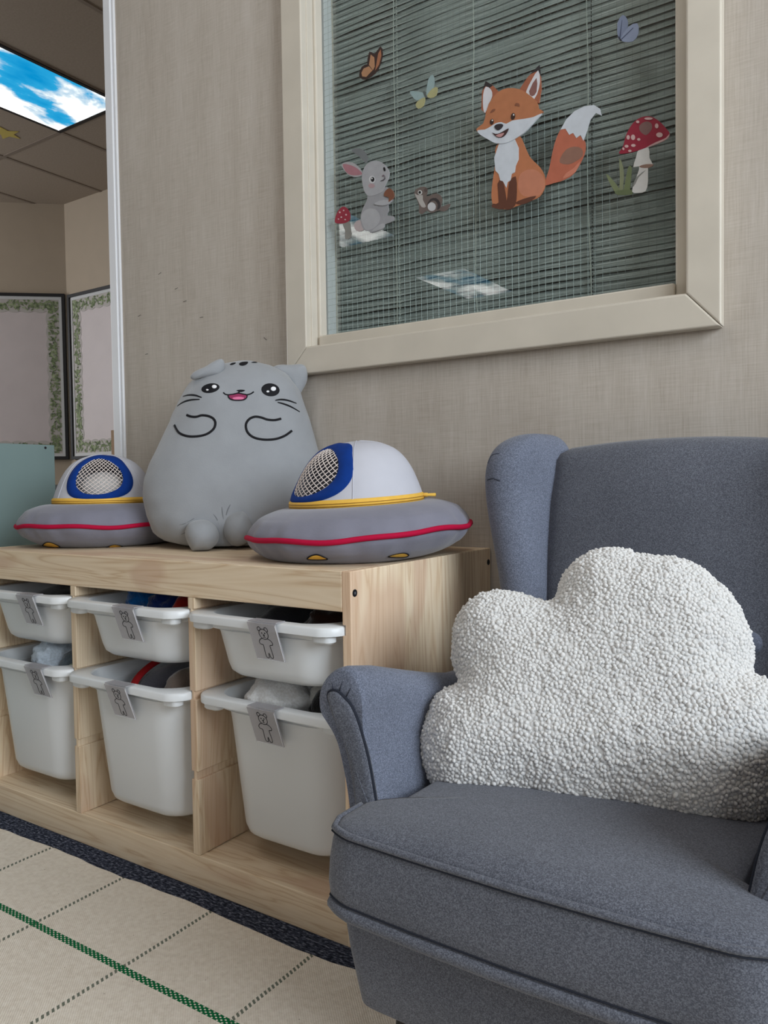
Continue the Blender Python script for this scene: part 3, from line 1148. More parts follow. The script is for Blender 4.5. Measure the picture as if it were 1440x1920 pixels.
sticker('rabbit_sticker', 'window sticker of a grey rabbit holding an acorn', 'sticker', (610, 250), 5.538, [
    ('far_ear', (118, 122, 124), [(270, 180), (330, 155), (390, 170), (430, 220), (442, 275), (420, 312), (390, 282), (340, 232)], 3),
    ('ear', (170, 168, 170), [(165, 328), (210, 298), (270, 300), (330, 333), (370, 380), (388, 430), (340, 452), (280, 450), (230, 422), (195, 382)], 2),
    ('inner_ear', PNK, [(180, 322), (240, 324), (310, 350), (360, 390), (382, 425), (300, 437), (240, 422), (205, 385)], 2),
    ('tail', (186, 170, 170), ell(355, 960, 58, 60), 1),
    ('body', GRY, [(450, 630), (560, 600), (640, 555), (690, 640), (700, 700), (655, 740), (660, 800), (640, 850), (705, 860), (715, 900), (660, 930), (620, 945), (600, 990), (480, 1032), (450, 1012), (400, 1002), (370, 930), (368, 850), (398, 760), (430, 700)], 3),
    ('haunch', GRL, [(372, 900), (385, 830), (440, 785), (520, 790), (565, 850), (560, 920), (500, 985), (420, 1000)], 3),
    ('foot', GRL, [(480, 1020), (545, 960), (600, 935), (615, 960), (590, 990)], 2),
    ('head', (172, 172, 176), [(380, 480), (388, 400), (420, 332), (480, 290), (550, 288), (610, 320), (650, 370), (665, 420), (650, 480), (620, 540), (598, 600), (520, 640), (450, 650), (405, 600)], 3),
    ('cheek', (182, 152, 156), ell(480, 545, 34, 24), 1),
    ('eye_rim', (206, 206, 208), ell(486, 480, 34, 40), 1),
    ('eye', (30, 28, 32), ell(490, 478, 19, 26), 1),
    ('eye', (30, 28, 32), ell(613, 372, 11, 22, -12), 1),
    ('eye_glint', (232, 232, 232), ell(484, 468, 6, 8), 1),
    ('nose', (120, 104, 112), ell(600, 440, 14, 9, -30), 1),
    ('mouth_line', (92, 86, 92), [(568, 494), (585, 488), (612, 470), (618, 440), (622, 470), (600, 492)], 1),
    ('paw', GRL, [(505, 735), (560, 700), (650, 690), (690, 690), (655, 735), (590, 750)], 2),
    ('acorn', (134, 82, 60), [(610, 650), (615, 610), (660, 568), (700, 598), (712, 648), (690, 690), (655, 712), (660, 672), (640, 658)], 2),
])
sticker('small_toadstool_sticker', 'window sticker of a little red toadstool left of the rabbit', 'sticker', (610, 250), 5.538, [
    ('stem', (138, 136, 130), [(175, 925), (245, 900), (265, 1000), (270, 1080), (205, 1096), (205, 1010)], 2),
    ('cap', (160, 44, 62), [(98, 920), (118, 832), (168, 765), (220, 772), (256, 830), (252, 902), (200, 932), (140, 936)], 3),
] + [('spot', (214, 178, 180), ell(*e), 1) for e in [(150, 820, 9, 9), (190, 800, 8, 7), (215, 845, 9, 9), (165, 870, 8, 8), (135, 890, 7, 6), (205, 895, 9, 6)]])
sticker('chipmunk_sticker', 'window sticker of a small striped chipmunk between rabbit and fox', 'sticker', (610, 250), 5.538, [
    ('body', (112, 98, 92), [(922, 612), (960, 570), (1020, 553), (1055, 568), (1062, 612), (1050, 655), (1100, 640), (1150, 622), (1200, 648), (1217, 700), (1200, 765), (1260, 740), (1300, 735), (1272, 790), (1230, 812), (1180, 800), (1140, 812), (1100, 827), (1050, 802), (1010, 838), (970, 822), (975, 760), (950, 690)], 2),
    ('face', (178, 172, 166), [(926, 622), (955, 640), (1010, 642), (1012, 690), (1045, 760), (1000, 765), (958, 692)], 2),
    ('stripe', (64, 58, 58), [(1056, 745), (1090, 682), (1150, 672), (1192, 720), (1190, 775), (1160, 792), (1168, 740), (1140, 700), (1100, 702)], 2),
    ('belly', (198, 198, 200), ell(1104, 762, 42, 46), 1),
    ('ear', (92, 78, 74), ell(1042, 588, 16, 22, 20), 1),
    ('eye_rim', (210, 208, 204), ell(982, 613, 22, 24), 1),
    ('eye', (28, 26, 28), ell(980, 613, 13, 15), 1),
])
sticker('orange_butterfly_sticker', 'window sticker of an orange monarch butterfly at upper left', 'sticker', (640, 0), 2.4, [
    ('wing', (66, 48, 44), [(116, 302), (126, 232), (150, 243), (176, 207), (187, 240), (177, 290), (150, 334)], 2),
    ('wing', (66, 48, 44), [(81, 332), (92, 300), (125, 288), (157, 310), (152, 332), (110, 359), (85, 350)], 2),
    ('wing_panel', (176, 112, 78), [(155, 300), (166, 240), (177, 222), (180, 250), (170, 290), (152, 318)], 1),
    ('wing_panel', (186, 134, 96), [(124, 292), (132, 245), (148, 258), (150, 300), (142, 316)], 1),
    ('wing_panel', (186, 134, 96), [(90, 328), (100, 308), (124, 298), (140, 316), (112, 346), (94, 344)], 1),
])
sticker('pale_butterfly_sticker', 'window sticker of a pale blue butterfly with yellow hind wings', 'sticker', (640, 0), 2.4, [
    ('wing', (148, 172, 172), [(382, 415), (392, 355), (412, 336), (420, 370), (408, 410), (388, 432)], 2),
    ('wing', (148, 172, 172), [(308, 410), (345, 412), (376, 420), (376, 440), (340, 452), (318, 432)], 2),
    ('hind_wing', (176, 172, 120), [(385, 430), (410, 398), (433, 394), (427, 430), (400, 442)], 2),
    ('hind_wing', (176, 172, 120), [(350, 450), (377, 438), (370, 476), (345, 489), (334, 470)], 2),
    ('body', (92, 98, 96), [(366, 412), (374, 410), (386, 436), (378, 440)], 1),
])
sticker('blue_butterfly_sticker', 'window sticker of a slate blue butterfly at upper right', 'sticker', (640, 0), 2.4, [
    ('wing', (122, 134, 162), [(1246, 176), (1242, 105), (1265, 67), (1286, 85), (1289, 120), (1265, 165)], 2),
    ('wing', (138, 150, 178), [(1256, 176), (1290, 122), (1332, 104), (1337, 150), (1312, 186), (1275, 188)], 2),
    ('vein', (74, 84, 112), [(1250, 172), (1262, 90), (1264, 90), (1256, 172)], 1),
    ('vein', (74, 84, 112), [(1258, 176), (1312, 124), (1314, 126), (1262, 178)], 1),
    ('body', (44, 46, 60), [(1242, 158), (1250, 166), (1264, 184), (1254, 184)], 1),
])

# ================================================================== PINE STORAGE FRAME
SH, SD, T = 0.52, 0.431, 0.0147
PT = 0.3027
YFR = -SD
SBK = -0.002
ZT, ZB = 0.464, 0.054
GRV = ((0.432, 0.446), (0.303, 0.316), (0.175, 0.188))
GD = 0.0048
sh = thing('pine_storage_frame', 'low pine storage frame with three columns of white bins', 'shelf', (-.46, -.215, 0))


def grooved(x0, x1, z0, z1, left, right):
    pts = [(x0, z0), (x1, z0)]
    if right:
        for a, b in sorted(GRV):
            pts += [(x1, a), (x1 - GD, a), (x1 - GD, b), (x1, b)]
    pts += [(x1, z1), (x0, z1)]
    if left:
        for a, b in sorted(GRV, reverse=True):
            pts += [(x0, b), (x0 + GD, b), (x0 + GD, a), (x0, a)]
    return prism_y(pts, YFR, SBK)


XL = -(3 * PT + T)
for nm, x0, x1, z0, z1, l, r, m in (('side_panel', -T, 0, 0, SH, True, False, 'pine_z'), ('side_panel', XL, XL + T, 0, SH, False, True, 'pine_z'),
                                    ('divider', -T - PT, -PT, ZB, ZT, True, True, 'pine_z2'), ('divider', -T - 2 * PT, -2 * PT, ZB, ZT, True, True, 'pine_z2')):
    v, f = grooved(x0, x1, z0, z1, l, r)
    o = obj(nm, v, f, M[m], sh)
    fix_normals(o.data)
    bevel(o, .0012, 2)
xi0, xi1 = XL + T, -T
bevel(MB().box(xi0, xi1, YFR, YFR + .018, ZT, SH).obj('top_rail', M['pine_x'], sh), .0014)
bevel(MB().box(xi0, xi1, YFR + .018, SBK, SH - .018, SH).obj('top_board', M['pine_x2'], sh), .0008)
bevel(MB().box(xi0, xi1, SBK - .018, SBK, ZT, SH - .018).obj('back_rail', M['pine_x'], sh), .001)
bevel(MB().box(xi0, xi1, YFR, YFR + .018, 0.0, ZB).obj('bottom_rail', M['pine_x2'], sh), .0014)
bevel(MB().box(xi0, xi1, YFR + .018, SBK, ZB - .016, ZB - .001).obj('bottom_board', M['pine_x'], sh), .0008)
bevel(MB().box(xi0, xi1, SBK - .018, SBK, ZB, ZB + .06).obj('back_rail', M['pine_x'], sh), .001)
for u, v_ in ((665, 1112), (915.5, 1054)):
    q = on_x(u, v_, 0)
    hd = MB()
    vv, ff = tube([(-.002, q.y, q.z), (.0006, q.y, q.z)], .0052, 18)
    hd.add(vv, ff)
    so = hd.obj('screw', M['screw'], sh)
    vv, ff = tube([(.0004, q.y, q.z), (.0009, q.y, q.z)], .0022, 6)
    obj('hex_socket', vv, ff, plain('screw_socket', (120, 122, 128), 0.4, metal=0.5) if u < 700 else M['ink'], so)


# ------------------------------------------------------------------ white bins
def bin_mesh(h):
    w2, L = .1475, .405

    def ring(ix, iy, z, r, bow=0.0):
        pts = rrect(0, L / 2, w2 - ix, L / 2 - iy, r, 8)
        out = []
        for x, y in pts:
            b = bow * (1 - (x / w2) ** 2) if y < L / 2 else 0
            out.append((x, y - b, z))
        return out
    B = .012
    ib = .0345 + .045 * h
    ii = ib + .003
    rings = [ring(.0, .0, -.0125, .030, B), ring(.0, .0, -.003, .030, B), ring(.001, .001, -.001, .030, B), ring(.003, .003, 0, .028, B),
             ring(.024, .022, 0, .045, B), ring(.026, .024, -.002, .045, B), ring(.030, .028, -.02, .045, B),
             ring(ii, ii, -h + .03, .05, B * .6), ring(ii + .01, ii + .01, -h + .004, .045, B * .4), ring(.10, .12, -h + .004, .03, 0)]
    inner = rings[:]
    outer = [ring(.0, .0, -.0125, .030, B), ring(.003, .003, -.0125, .028, B), ring(.004, .004, -.0095, .028, B),
             ring(.016, .024, -.0095, .034, B), ring(.0175, .0245, -.021, .032, B), ring(.022, .0255, -.0235, .034, B), ring(.032, .0255, -.0245, .048, B),
             ring(.033, .026, -.03, .05, B), ring(ib - .002, ib - .004, -h + .022, .052, B * .7), ring(ib + .001, ib, -h + .010, .050, B * .6),
             ring(ib + .008, ib + .008, -h + .003, .046, B * .5), ring(ib + .019, ib + .02, -h, .04, B * .3), ring(.12, .16, -h, .02, 0)]
    mb = MB()
    v, f = loft(inner, cap=False)
    n = len(inner[0])
    f.append(tuple(range((len(inner) - 1) * n, len(inner) * n)))
    mb.add(v, f)
    v, f = loft(outer, cap=False)
    f = [tuple(reversed(q)) for q in f]
    f.append(tuple(range(len(outer) * n - 1, (len(outer) - 1) * n - 1, -1)))
    mb.add(v, f)
    me = mesh_from('bin_body', mb.v, mb.f, True)
    bm = bmesh.new()
    bm.from_mesh(me)
    bmesh.ops.remove_doubles(bm, verts=bm.verts, dist=1e-5)
    bmesh.ops.recalc_face_normals(bm, faces=bm.faces)
    bm.to_mesh(me)
    bm.free()
    me.materials.append(M['bin'])
    return me


def lug_mesh():
    v, f = loft([[(x, y, -.0095) for x, y in rrect(0, 0, .017, .011, .009, 5)], [(x, y, -.019) for x, y in rrect(0, 0, .017, .011, .009, 5)],
                 [(x, y, -.0215) for x, y in rrect(0, 0, .014, .0085, .007, 5)]])
    me = mesh_from('runner_lug', v, f, True)
    fix_normals(me)
    me.materials.append(M['bin'])
    return me


BIN_S, BIN_D, LUG = bin_mesh(.10), bin_mesh(.23), lug_mesh()


def auto_smooth(me, deg=35):
    bm = bmesh.new()
    bm.from_mesh(me)
    for e in bm.edges:
        if len(e.link_faces) == 2 and e.calc_face_angle(0) > math.radians(deg):
            e.smooth = False
    bm.to_mesh(me)
    bm.free()


for me in (BIN_S, BIN_D, LUG):
    auto_smooth(me)
COLX = (-.0147 - .144 - 2 * PT, -.0147 - .144 - PT, -.0147 - .144)
ZU, ZL = .4445, .3145
BINS = {}
for key, col, zz, yfr, me, lb in (
        ('1u', 0, ZU, -.451, BIN_S, 'shallow white bin of dark toys in the left column'),
        ('1l', 0, ZL, -.452, BIN_D, 'deep white bin of pale blue fluffy toys in the left column'),
        ('2u', 1, ZU, -.457, BIN_S, 'shallow white bin of blue fluffy toys in the middle column'),
        ('2l', 1, ZL, -.457, BIN_D, 'deep white bin with a red strapped toy in the middle column'),
        ('3u', 2, ZU, -.453, BIN_S, 'shallow white bin of dark toys in the column beside the armchair'),
        ('3l', 2, ZL, -.434, BIN_D, 'deep white bin with black and white toys beside the armchair')):
    t = thing('storage_bin', lb, 'bin', (COLX[col], yfr, zz), 'white bins in the pine frame', world=False)
    link('bin_body', me, M['bin'], t)
    for s in (-1, 1):
        o = link('runner_lug', LUG, M['bin'], t)
        o.location = (s * .117, .016, -.003)
    BINS[key] = (COLX[col], yfr, zz)


# ------------------------------------------------------------------ clear card holders with a drawn bear
CW, CH = .053, .060
ED = Vector((0, .34, -.9404))
EN = Vector((0, -.9404, -.34))


def cp(u, v, d=0.0):
    return Vector(((u - .5) * CW, 0, 0)) + ED * (v * CH) + EN * d


def card_plate():
    mb = MB()
    v = [cp(0, 0, 0), cp(1, 0, 0), cp(1, 1, 0), cp(0, 1, 0), cp(0, 0, .0016), cp(1, 0, .0016), cp(1, 1, .0016), cp(0, 1, .0016)]
    mb.add(v, BOXF)
    me = mesh_from('card_plate', mb.v, mb.f)
    fix_normals(me)
    me.materials.append(M['acrylic'])
    return me


def bear_strokes():
    mb = MB()

    def st(pts, closed=False, r=.00062, steps=5):
        P = catmull([Vector((a, b, 0)) for a, b in pts], steps, closed)
        mb.add(*tube([cp(p.x, p.y, .0018) for p in P], r, 5, closed, [EN] * len(P), .4))
    st(ell(.5, .285, .155, .135, 0, 12), True)
    st([(.40, .185), (.345, .20), (.325, .13), (.39, .09), (.44, .135), (.43, .165)])
    st([(.57, .165), (.58, .11), (.65, .10), (.685, .17), (.64, .215), (.61, .19)])
    st([(.42, .40), (.33, .43), (.27, .50), (.29, .56), (.36, .57), (.385, .60), (.375, .75), (.375, .88), (.41, .925), (.47, .915), (.485, .84), (.50, .795), (.52, .84), (.535, .915), (.60, .925),
        (.63, .88), (.625, .75), (.615, .60), (.64, .57), (.71, .56), (.73, .50), (.67, .43), (.58, .40)])
    for e in (.445, .55):
        st(ell(e, .255, .010, .009, 0, 6), True, .0007, 2)
    st([(.475, .30), (.525, .30), (.50, .325)], True, .0007, 2)
    st([(.50, .325), (.50, .355), (.46, .372)], False, .0005, 3)
    st([(.50, .355), (.54, .372)], False, .0005, 3)
    me = mesh_from('bear_drawing', mb.v, mb.f, True)
    me.materials.append(M['ink'])
    return me


def card_hook():
    w = CW / 2
    prof = [(0.0004, .0005), (.0004, .0022), (.020, .0022), (.020, .0006)]
    v, f = loft([[(-w, y, z) for y, z in prof], [(w, y, z) for y, z in prof]])
    me = mesh_from('hook', v, f)
    fix_normals(me)
    me.materials.append(M['acrylic'])
    return me


PL, BR, HK = card_plate(), bear_strokes(), card_hook()
EDGE = mesh_from('edge_glint', *tube([cp(.985, .03, .0017), cp(.985, .985, .0017), cp(.02, .985, .0017)], .0005, 5))
EDGE.materials.append(plain('acrylic_glint', (225, 226, 230), 0.2, 0.6))  # pale colour paints a highlight along the card edges
for key, u, v_, lb in (('1u', 46, 1115, 'clear card with a drawn bear on the left shallow bin'), ('1l', 60, 1241, 'clear card with a drawn bear on the left deep bin'),
                       ('2u', 231, 1143, 'clear card with a drawn bear on the middle shallow bin'), ('2l', 217, 1287, 'clear card with a drawn bear on the middle deep bin'),
                       ('3u', 491, 1167, 'clear card with a drawn bear on the shallow bin by the armchair'), ('3l', 490, 1322, 'clear card with a drawn bear on the deep bin by the armchair')):
    bx, by, bz = BINS[key]
    x = on_y(u, v_, by - .011).x
    yy = by - .012 * (1 - ((x - bx) / .1475) ** 2) - .0006
    t = thing('bear_card', lb, 'label card', (x, yy, bz), 'bear cards on the bins', world=False)
    for nm, me in (('card_plate', PL), ('bear_drawing', BR), ('hook', HK), ('edge_glint', EDGE)):
        link(nm, me, None, t)


# ------------------------------------------------------------------ soft toys in the bins
def fluff(name, label, cat, c, rad, mat, amp=.08, fr=60, group=None, seg=36, rot=0, fine=0.0):
    v, f = [], []
    nu, nv = seg, seg // 2
    ca, sa = math.cos(rot), math.sin(rot)
    for j in range(nv + 1):
        ph = math.pi * j / nv
        for i in range(nu):
            th = 2 * math.pi * i / nu
            d = Vector((math.sin(ph) * math.cos(th), math.sin(ph) * math.sin(th), math.cos(ph)))
            s = 1 + amp * noise.noise(d * 2.2 + Vector(c) * 30) + fine * noise.noise(d * fr * .2 + Vector(c) * 7)
            x, y, z = d.x * rad[0] * s, d.y * rad[1] * s, d.z * rad[2] * s
            v.append((c[0] + x * ca - y * sa, c[1] + x * sa + y * ca, c[2] + z))
    for j in range(nv):
        for i in range(nu):
            f.append((j * nu + i, (j + 1) * nu + i, (j + 1) * nu + (i + 1) % nu, j * nu + (i + 1) % nu))
    o = obj(name, v, f, mat, None, True)
    return tag(o, label, cat, group)


def fur(name, c, var=.18):
    return plain(name, c, 0.95, 0.1, var, 260, 0.9, 420, sheen=0.4)


F_PALE, F_SLATE, F_BLUE, F_NAVY = fur('pale_blue_fur', (196, 208, 220)), fur('slate_fur', (112, 126, 136)), fur('bright_blue_fur', (8, 92, 160)), fur('navy_fur', (14, 40, 98))
F_RED, F_WHITE, F_BLACK, F_GREEN = fur('dark_red_fur', (132, 22, 18)), fur('white_fur', (250, 248, 244)), fur('black_fur', (12, 11, 12)), fur('sage_fur', (168, 184, 164))
F_GREY, F_BROWN, F_DKBR = fur('grey_cloth', (98, 98, 108), .05), fur('taupe_cloth', (104, 92, 84), .05), fur('dark_brown_fur', (56, 34, 26))
bx, by, bz = BINS['1l']
G = 'soft toys in the bins'
fluff('plush_toy', 'pale blue fluffy toy at the front of the left deep bin', 'soft toy', (bx + .004, by + .095, bz - .008), (.055, .055, .040), F_PALE, .25, group=G, fine=.12, seg=56)
fluff('plush_toy', 'slate blue striped fluffy toy in the left deep bin', 'soft toy', (bx + .062, by + .165, bz - .002), (.042, .045, .034), F_SLATE, .22, group=G, fine=.08, seg=56)
fluff('plush_toy', 'grey blue round toy head in the left deep bin', 'soft toy', (bx + .074, by + .075, bz - .016), (.026, .030, .030), fur('blue_grey_fur', (92, 104, 114)), .15, group=G, fine=.08, seg=48)
fluff('plush_toy', 'sage green toy at the right of the left deep bin', 'soft toy', (bx + .094, by + .062, bz - .026), (.012, .02, .022), F_GREEN, .2, group=G, fine=.1)
bx, by, bz = BINS['1u']
fluff('plush_toy', 'black toy in the left shallow bin', 'soft toy', (bx + .0, by + .14, bz - .030), (.085, .09, .036), F_BLACK, .2, group=G)
bx, by, bz = BINS['2u']
fluff('plush_toy', 'bright blue fluffy toy at the left of the middle shallow bin', 'soft toy', (bx - .050, by + .120, bz - .008), (.042, .045, .034), F_BLUE, .2, group=G, fine=.12, seg=56)
fluff('plush_toy', 'navy blue fluffy toy in the centre of the middle shallow bin', 'soft toy', (bx + .022, by + .110, bz - .012), (.040, .05, .032), F_NAVY, .3, group=G, fine=.12, seg=56)
fluff('plush_toy', 'dark red toy at the right of the middle shallow bin', 'soft toy', (bx + .088, by + .105, bz - .012), (.022, .06, .034), F_RED, .1, group=G)
bx, by, bz = BINS['2l']
gtoy = fluff('cloth_toy', 'grey cloth toy filling the middle deep bin', 'soft toy', (bx - .025, by + .17, bz - .055), (.068, .10, .058), F_GREY, .08, group=G)
ttoy = fluff('cloth_toy', 'taupe cloth toy with orange edge at the right of the middle deep bin', 'soft toy', (bx + .078, by + .085, bz - .012), (.024, .05, .030), F_BROWN, .1, group=G)
v, f = tube(catmull([(bx + .056, by + .062, bz - .03), (bx + .056, by + .08, bz - .002), (bx + .06, by + .12, bz + .012), (bx + .07, by + .16, bz + .01)], 6), .004, 8)
obj('orange_edge', v, f, plain('orange_edge', (176, 108, 40), .8), ttoy, True)
v, f = tube(catmull([(bx - .045, by + .062, bz - .034), (bx - .050, by + .085, bz - .012), (bx - .052, by + .13, bz + .006), (bx - .055, by + .2, bz + .010)], 6), .008, 8, False, None, .5)
obj('red_strap', v, f, plain('red_strap_cloth', (168, 16, 22), .8), gtoy, True)
bx, by, bz = BINS['3u']
fluff('plush_toy', 'black toy at the left of the shallow bin by the armchair', 'soft toy', (bx - .048, by + .15, bz - .026), (.046, .08, .034), fur('charcoal_cloth', (44, 44, 50), .05), .15, group=G)
fluff('plush_toy', 'dark brown toy at the right of the shallow bin by the armchair', 'soft toy', (bx + .050, by + .15, bz - .026), (.046, .08, .034), F_DKBR, .3, group=G, fine=.1)
bx, by, bz = BINS['3l']
fluff('plush_toy', 'white fluffy toy at the left of the deep bin by the armchair', 'soft toy', (bx - .046, by + .095, bz - .024), (.058, .060, .050), F_WHITE, .22, group=G, fine=.10, seg=64)
fluff('plush_toy', 'black fluffy toy behind the white one in the deep bin by the armchair', 'soft toy', (bx + .030, by + .185, bz - .006), (.046, .046, .042), F_BLACK, .25, group=G, fine=.1)
fluff('plush_toy', 'white toy snout in the deep bin by the armchair', 'soft toy', (bx + .026, by + .115, bz - .006), (.022, .03, .024), fur('off_white_fur', (208, 206, 200)), .15, group=G, fine=.08)
fluff('plush_toy', 'black toy ear at the right of the deep bin by the armchair', 'soft toy', (bx + .068, by + .075, bz - .006), (.028, .034, .028), fur('jet_fur', (8, 8, 9)), .12, group=G)

# ================================================================== PLUSH FLYING SAUCERS
def spline1(pts, n):
    return [(p.x, p.y) for p in catmull([Vector((a, b, 0)) for a, b in pts], n)]


def saucer(label, cx, cy, dwin, hth, seed, spots, pull=None, seam=None, lean=(0, 0), sc=1.0):
    r = random.Random(seed)
    z0 = SH
    ac = math.atan2(CAM.y - cy, CAM.x - cx)
    ph = [r.uniform(0, 6.28) for _ in range(6)]
    t = thing('plush_flying_saucer', label, 'soft toy', (cx, cy, z0), 'plush flying saucers on the shelf')
    TX, TYt = lean

    def tiltz(x, y, z):
        return z + (x - cx) * TX + (y - cy) * TYt
    # padded ring
    prof = spline1([(.0, .0), (.09, .0), (.128, .002), (.158, .014), (.176, .030), (.1815, .043), (.178, .056), (.164, .072), (.140, .082), (.118, .086), (.10, .086)], 4)
    prof = [(max(a, 0) * sc, max(b, 0)) for a, b in prof]

    def wob(a, s, rr, z):
        g = math.exp(-((z - .044) / .020) ** 2)
        w = (.0034 * math.sin(17 * a + ph[0] + math.sin(2 * a)) + .0026 * math.sin(31 * a + ph[1]) * math.sin(3 * a + ph[5])) * g * (abs(z - .044) / .02 + .15)
        lump = .002 * math.sin(3 * a + ph[2]) * (1 if z > .01 else 0)
        return (rr + w + lump * (rr / .18) if rr > .05 else rr, z + (.002 * math.sin(4 * a + ph[3]) if .02 < z < .07 else 0))
    rings = []
    SEG = 144
    for rr, z in prof:
        ring = []
        for i in range(SEG):
            a = 2 * math.pi * i / SEG
            q, zz = wob(a, 0, rr, z)
            x, y = cx + q * math.cos(a), cy + q * math.sin(a)
            ring.append((x, y, max(z0 + .0004, tiltz(x, y, z0 + zz)) if zz < .02 else tiltz(x, y, z0 + zz)))
        rings.append(ring)
    sv_, sf_ = loft(rings)
    obj('padded_ring', sv_, sf_, M['saucer'], t, True)
    sb = bvh_of(sv_, sf_)
    # piping
    path = []
    for i in range(120):
        a = 2 * math.pi * i / 120
        q, zz = wob(a, 0, .1825 * sc, .0445)
        x, y = cx + q * math.cos(a), cy + q * math.sin(a)
        path.append((x, y, tiltz(x, y, z0 + zz + .0012 * math.sin(9 * a + ph[4]))))
    v, f = tube(path, .0042, 10, True)
    obj('red_piping', v, f, M['red'], t, True)
    # landing lights sewn under the rim
    for pix in spots:
        patch('landing_light', sb, pix, M['yellow'], t, .0012, 4, 4)
        stroke('light_outline', sb, pix, .0011, M['thread'], t, True, 4, .0012)
    # dome
    dp = [(a * sc, b) for a, b in spline1([(.1085, .0), (.105, .010), (.0985, .026), (.090, .044), (.078, .062), (.062, .077), (.041, .087), (.020, .0915), (.004, .093)], 10)]
    NTt = len(dp)

    def S(th, tt, off=0.0):
        k = min(max(tt, 0), 1) * (NTt - 1)
        i = min(int(k), NTt - 2)
        u = k - i
        rr = dp[i][0] * (1 - u) + dp[i + 1][0] * u
        zz = dp[i][1] * (1 - u) + dp[i + 1][1] * u
        rr += .0018 * math.sin(3 * th + ph[1]) * (1 - tt) + .0014 * math.sin(5 * th + ph[2]) * tt * (1 - tt) * 3
        dr, dz = dp[i + 1][0] - dp[i][0], dp[i + 1][1] - dp[i][1]
        L = math.hypot(dr, dz)
        rr += off * dz / L
        zz += -off * dr / L
        x, y = cx + rr * math.cos(th), cy + rr * math.sin(th)
        return Vector((x, y, tiltz(x, y, z0 + .0955 + zz)))
    th0 = ac + math.radians(dwin)
    tc, ht = .40, .285

    def inwin(th, tt):
        d = (th - th0 + math.pi) % (2 * math.pi) - math.pi
        return math.hypot(d / hth, (tt - tc) / ht)
    NU, NV = 160, 60
    V, F = [], []
    for j in range(NV + 1):
        for i in range(NU):
            V.append(S(2 * math.pi * i / NU, j / NV))
    for j in range(NV):
        for i in range(NU):
            if inwin(2 * math.pi * (i + .5) / NU, (j + .5) / NV) > 1.10:
                F.append((j * NU + i, j * NU + (i + 1) % NU, (j + 1) * NU + (i + 1) % NU, (j + 1) * NU + i))
    F.append(tuple(NV * NU + i for i in range(NU)))
    do = obj('dome', V, F, M['dome'], t, True)
    so = do.modifiers.new('thickness', 'SOLIDIFY')
    so.thickness = .002
    so.offset = -1
    # blue window frame
    V, F = [], []
    n = 72
    ss = (.98, 1.0, 1.2, 1.40, 1.43)
    off = (.0004, .0022, .0028, .0022, .0002)
    for s, o_ in zip(ss, off):
        for i in range(n):
            a = 2 * math.pi * i / n
            bump = .16 * math.exp(-(((a - .75 + math.pi) % (2 * math.pi) - math.pi) / .30) ** 2)
            sq = s * (1 + (bump * (s - .98) / .35)) + .03 * math.cos(3 * a)
            V.append(S(th0 + hth * sq * math.cos(a), tc + ht * sq * math.sin(a), o_))
    for k in range(len(ss) - 1):
        for i in range(n):
            j = (i + 1) % n
            F.append((k * n + i, k * n + j, (k + 1) * n + j, (k + 1) * n + i))
    obj('window_frame', V, F, M['blue'], t, True)
    # netting
    nb = MB()
    stp = .205
    c = -1.36
    while c < 1.37:
        for sgn in (1, -1):
            # line b = sgn*a + c*1.0 inside the unit disc
            disc = 2 - c * c
            if disc > 0:
                a0, a1 = (-sgn * c - math.sqrt(disc)) / 2, (-sgn * c + math.sqrt(disc)) / 2
                P = []
                for q in range(15):
                    a = a0 + (a1 - a0) * q / 14
                    b = sgn * a + c
                    P.append(S(th0 + hth * a, tc + ht * b, .0002 + .0002 * sgn))
                nb.add(*tube(P, .00075, 5))
        c += stp
    nb.obj('netting', M['net'], t, True)
    # zip around the base
    zb = []
    for k, (rr, z) in enumerate(((.106, .0835), (.1105, .085), (.1115, .0905), (.1112, .096), (.108, .0985))):
        ring = []
        for i in range(96):
            a = 2 * math.pi * i / 96
            x, y = cx + (rr * sc + .0018 * math.sin(3 * a + ph[1])) * math.cos(a), cy + (rr * sc + .0018 * math.sin(3 * a + ph[1])) * math.sin(a)
            ring.append((x, y, tiltz(x, y, z0 + z)))
        zb.append(ring)
    v, f = loft(zb, cap=False)
    zo = obj('zip_tape', v, f, M['yellow'], t, True)
    for z, rr in ((.0885, .1116), (.0925, .1116)):
        P = []
        for i in range(96):
            a = 2 * math.pi * i / 96
            q = rr * sc + .0018 * math.sin(3 * a + ph[1])
            x, y = cx + q * math.cos(a), cy + q * math.sin(a)
            P.append((x, y, tiltz(x, y, z0 + z)))
        v, f = tube(P, .00055, 5, True)
        obj('zip_line', v, f, plain('zip_groove', (150, 104, 30), .7), zo, True)
    if pull is not None:
        a = ac + math.radians(pull)
        x, y = cx + .107 * math.cos(a), cy + .107 * math.sin(a)
        z = tiltz(x, y, z0 + .094)
        dv = Vector((math.cos(a), math.sin(a), 0))
        v, f = tube([Vector((x, y, z)), Vector((x, y, z)) + dv * .009, Vector((x, y, z)) + dv * .0095, Vector((x, y, z)) + dv * .022], [.0050, .0048, .0034, .0040], 8, False, [(0, 0, 1)] * 4, .7)
        obj('zip_pull', v, f, M['yellow'], t, True)
    if seam is not None:
        for s_ in seam:
            P = [S(ac + math.radians(s_), k / 24, .0004) for k in range(25)]
            v, f = tube(P, .0008, 5)
            obj('dome_seam', v, f, M['dome'], t, True)
    return t


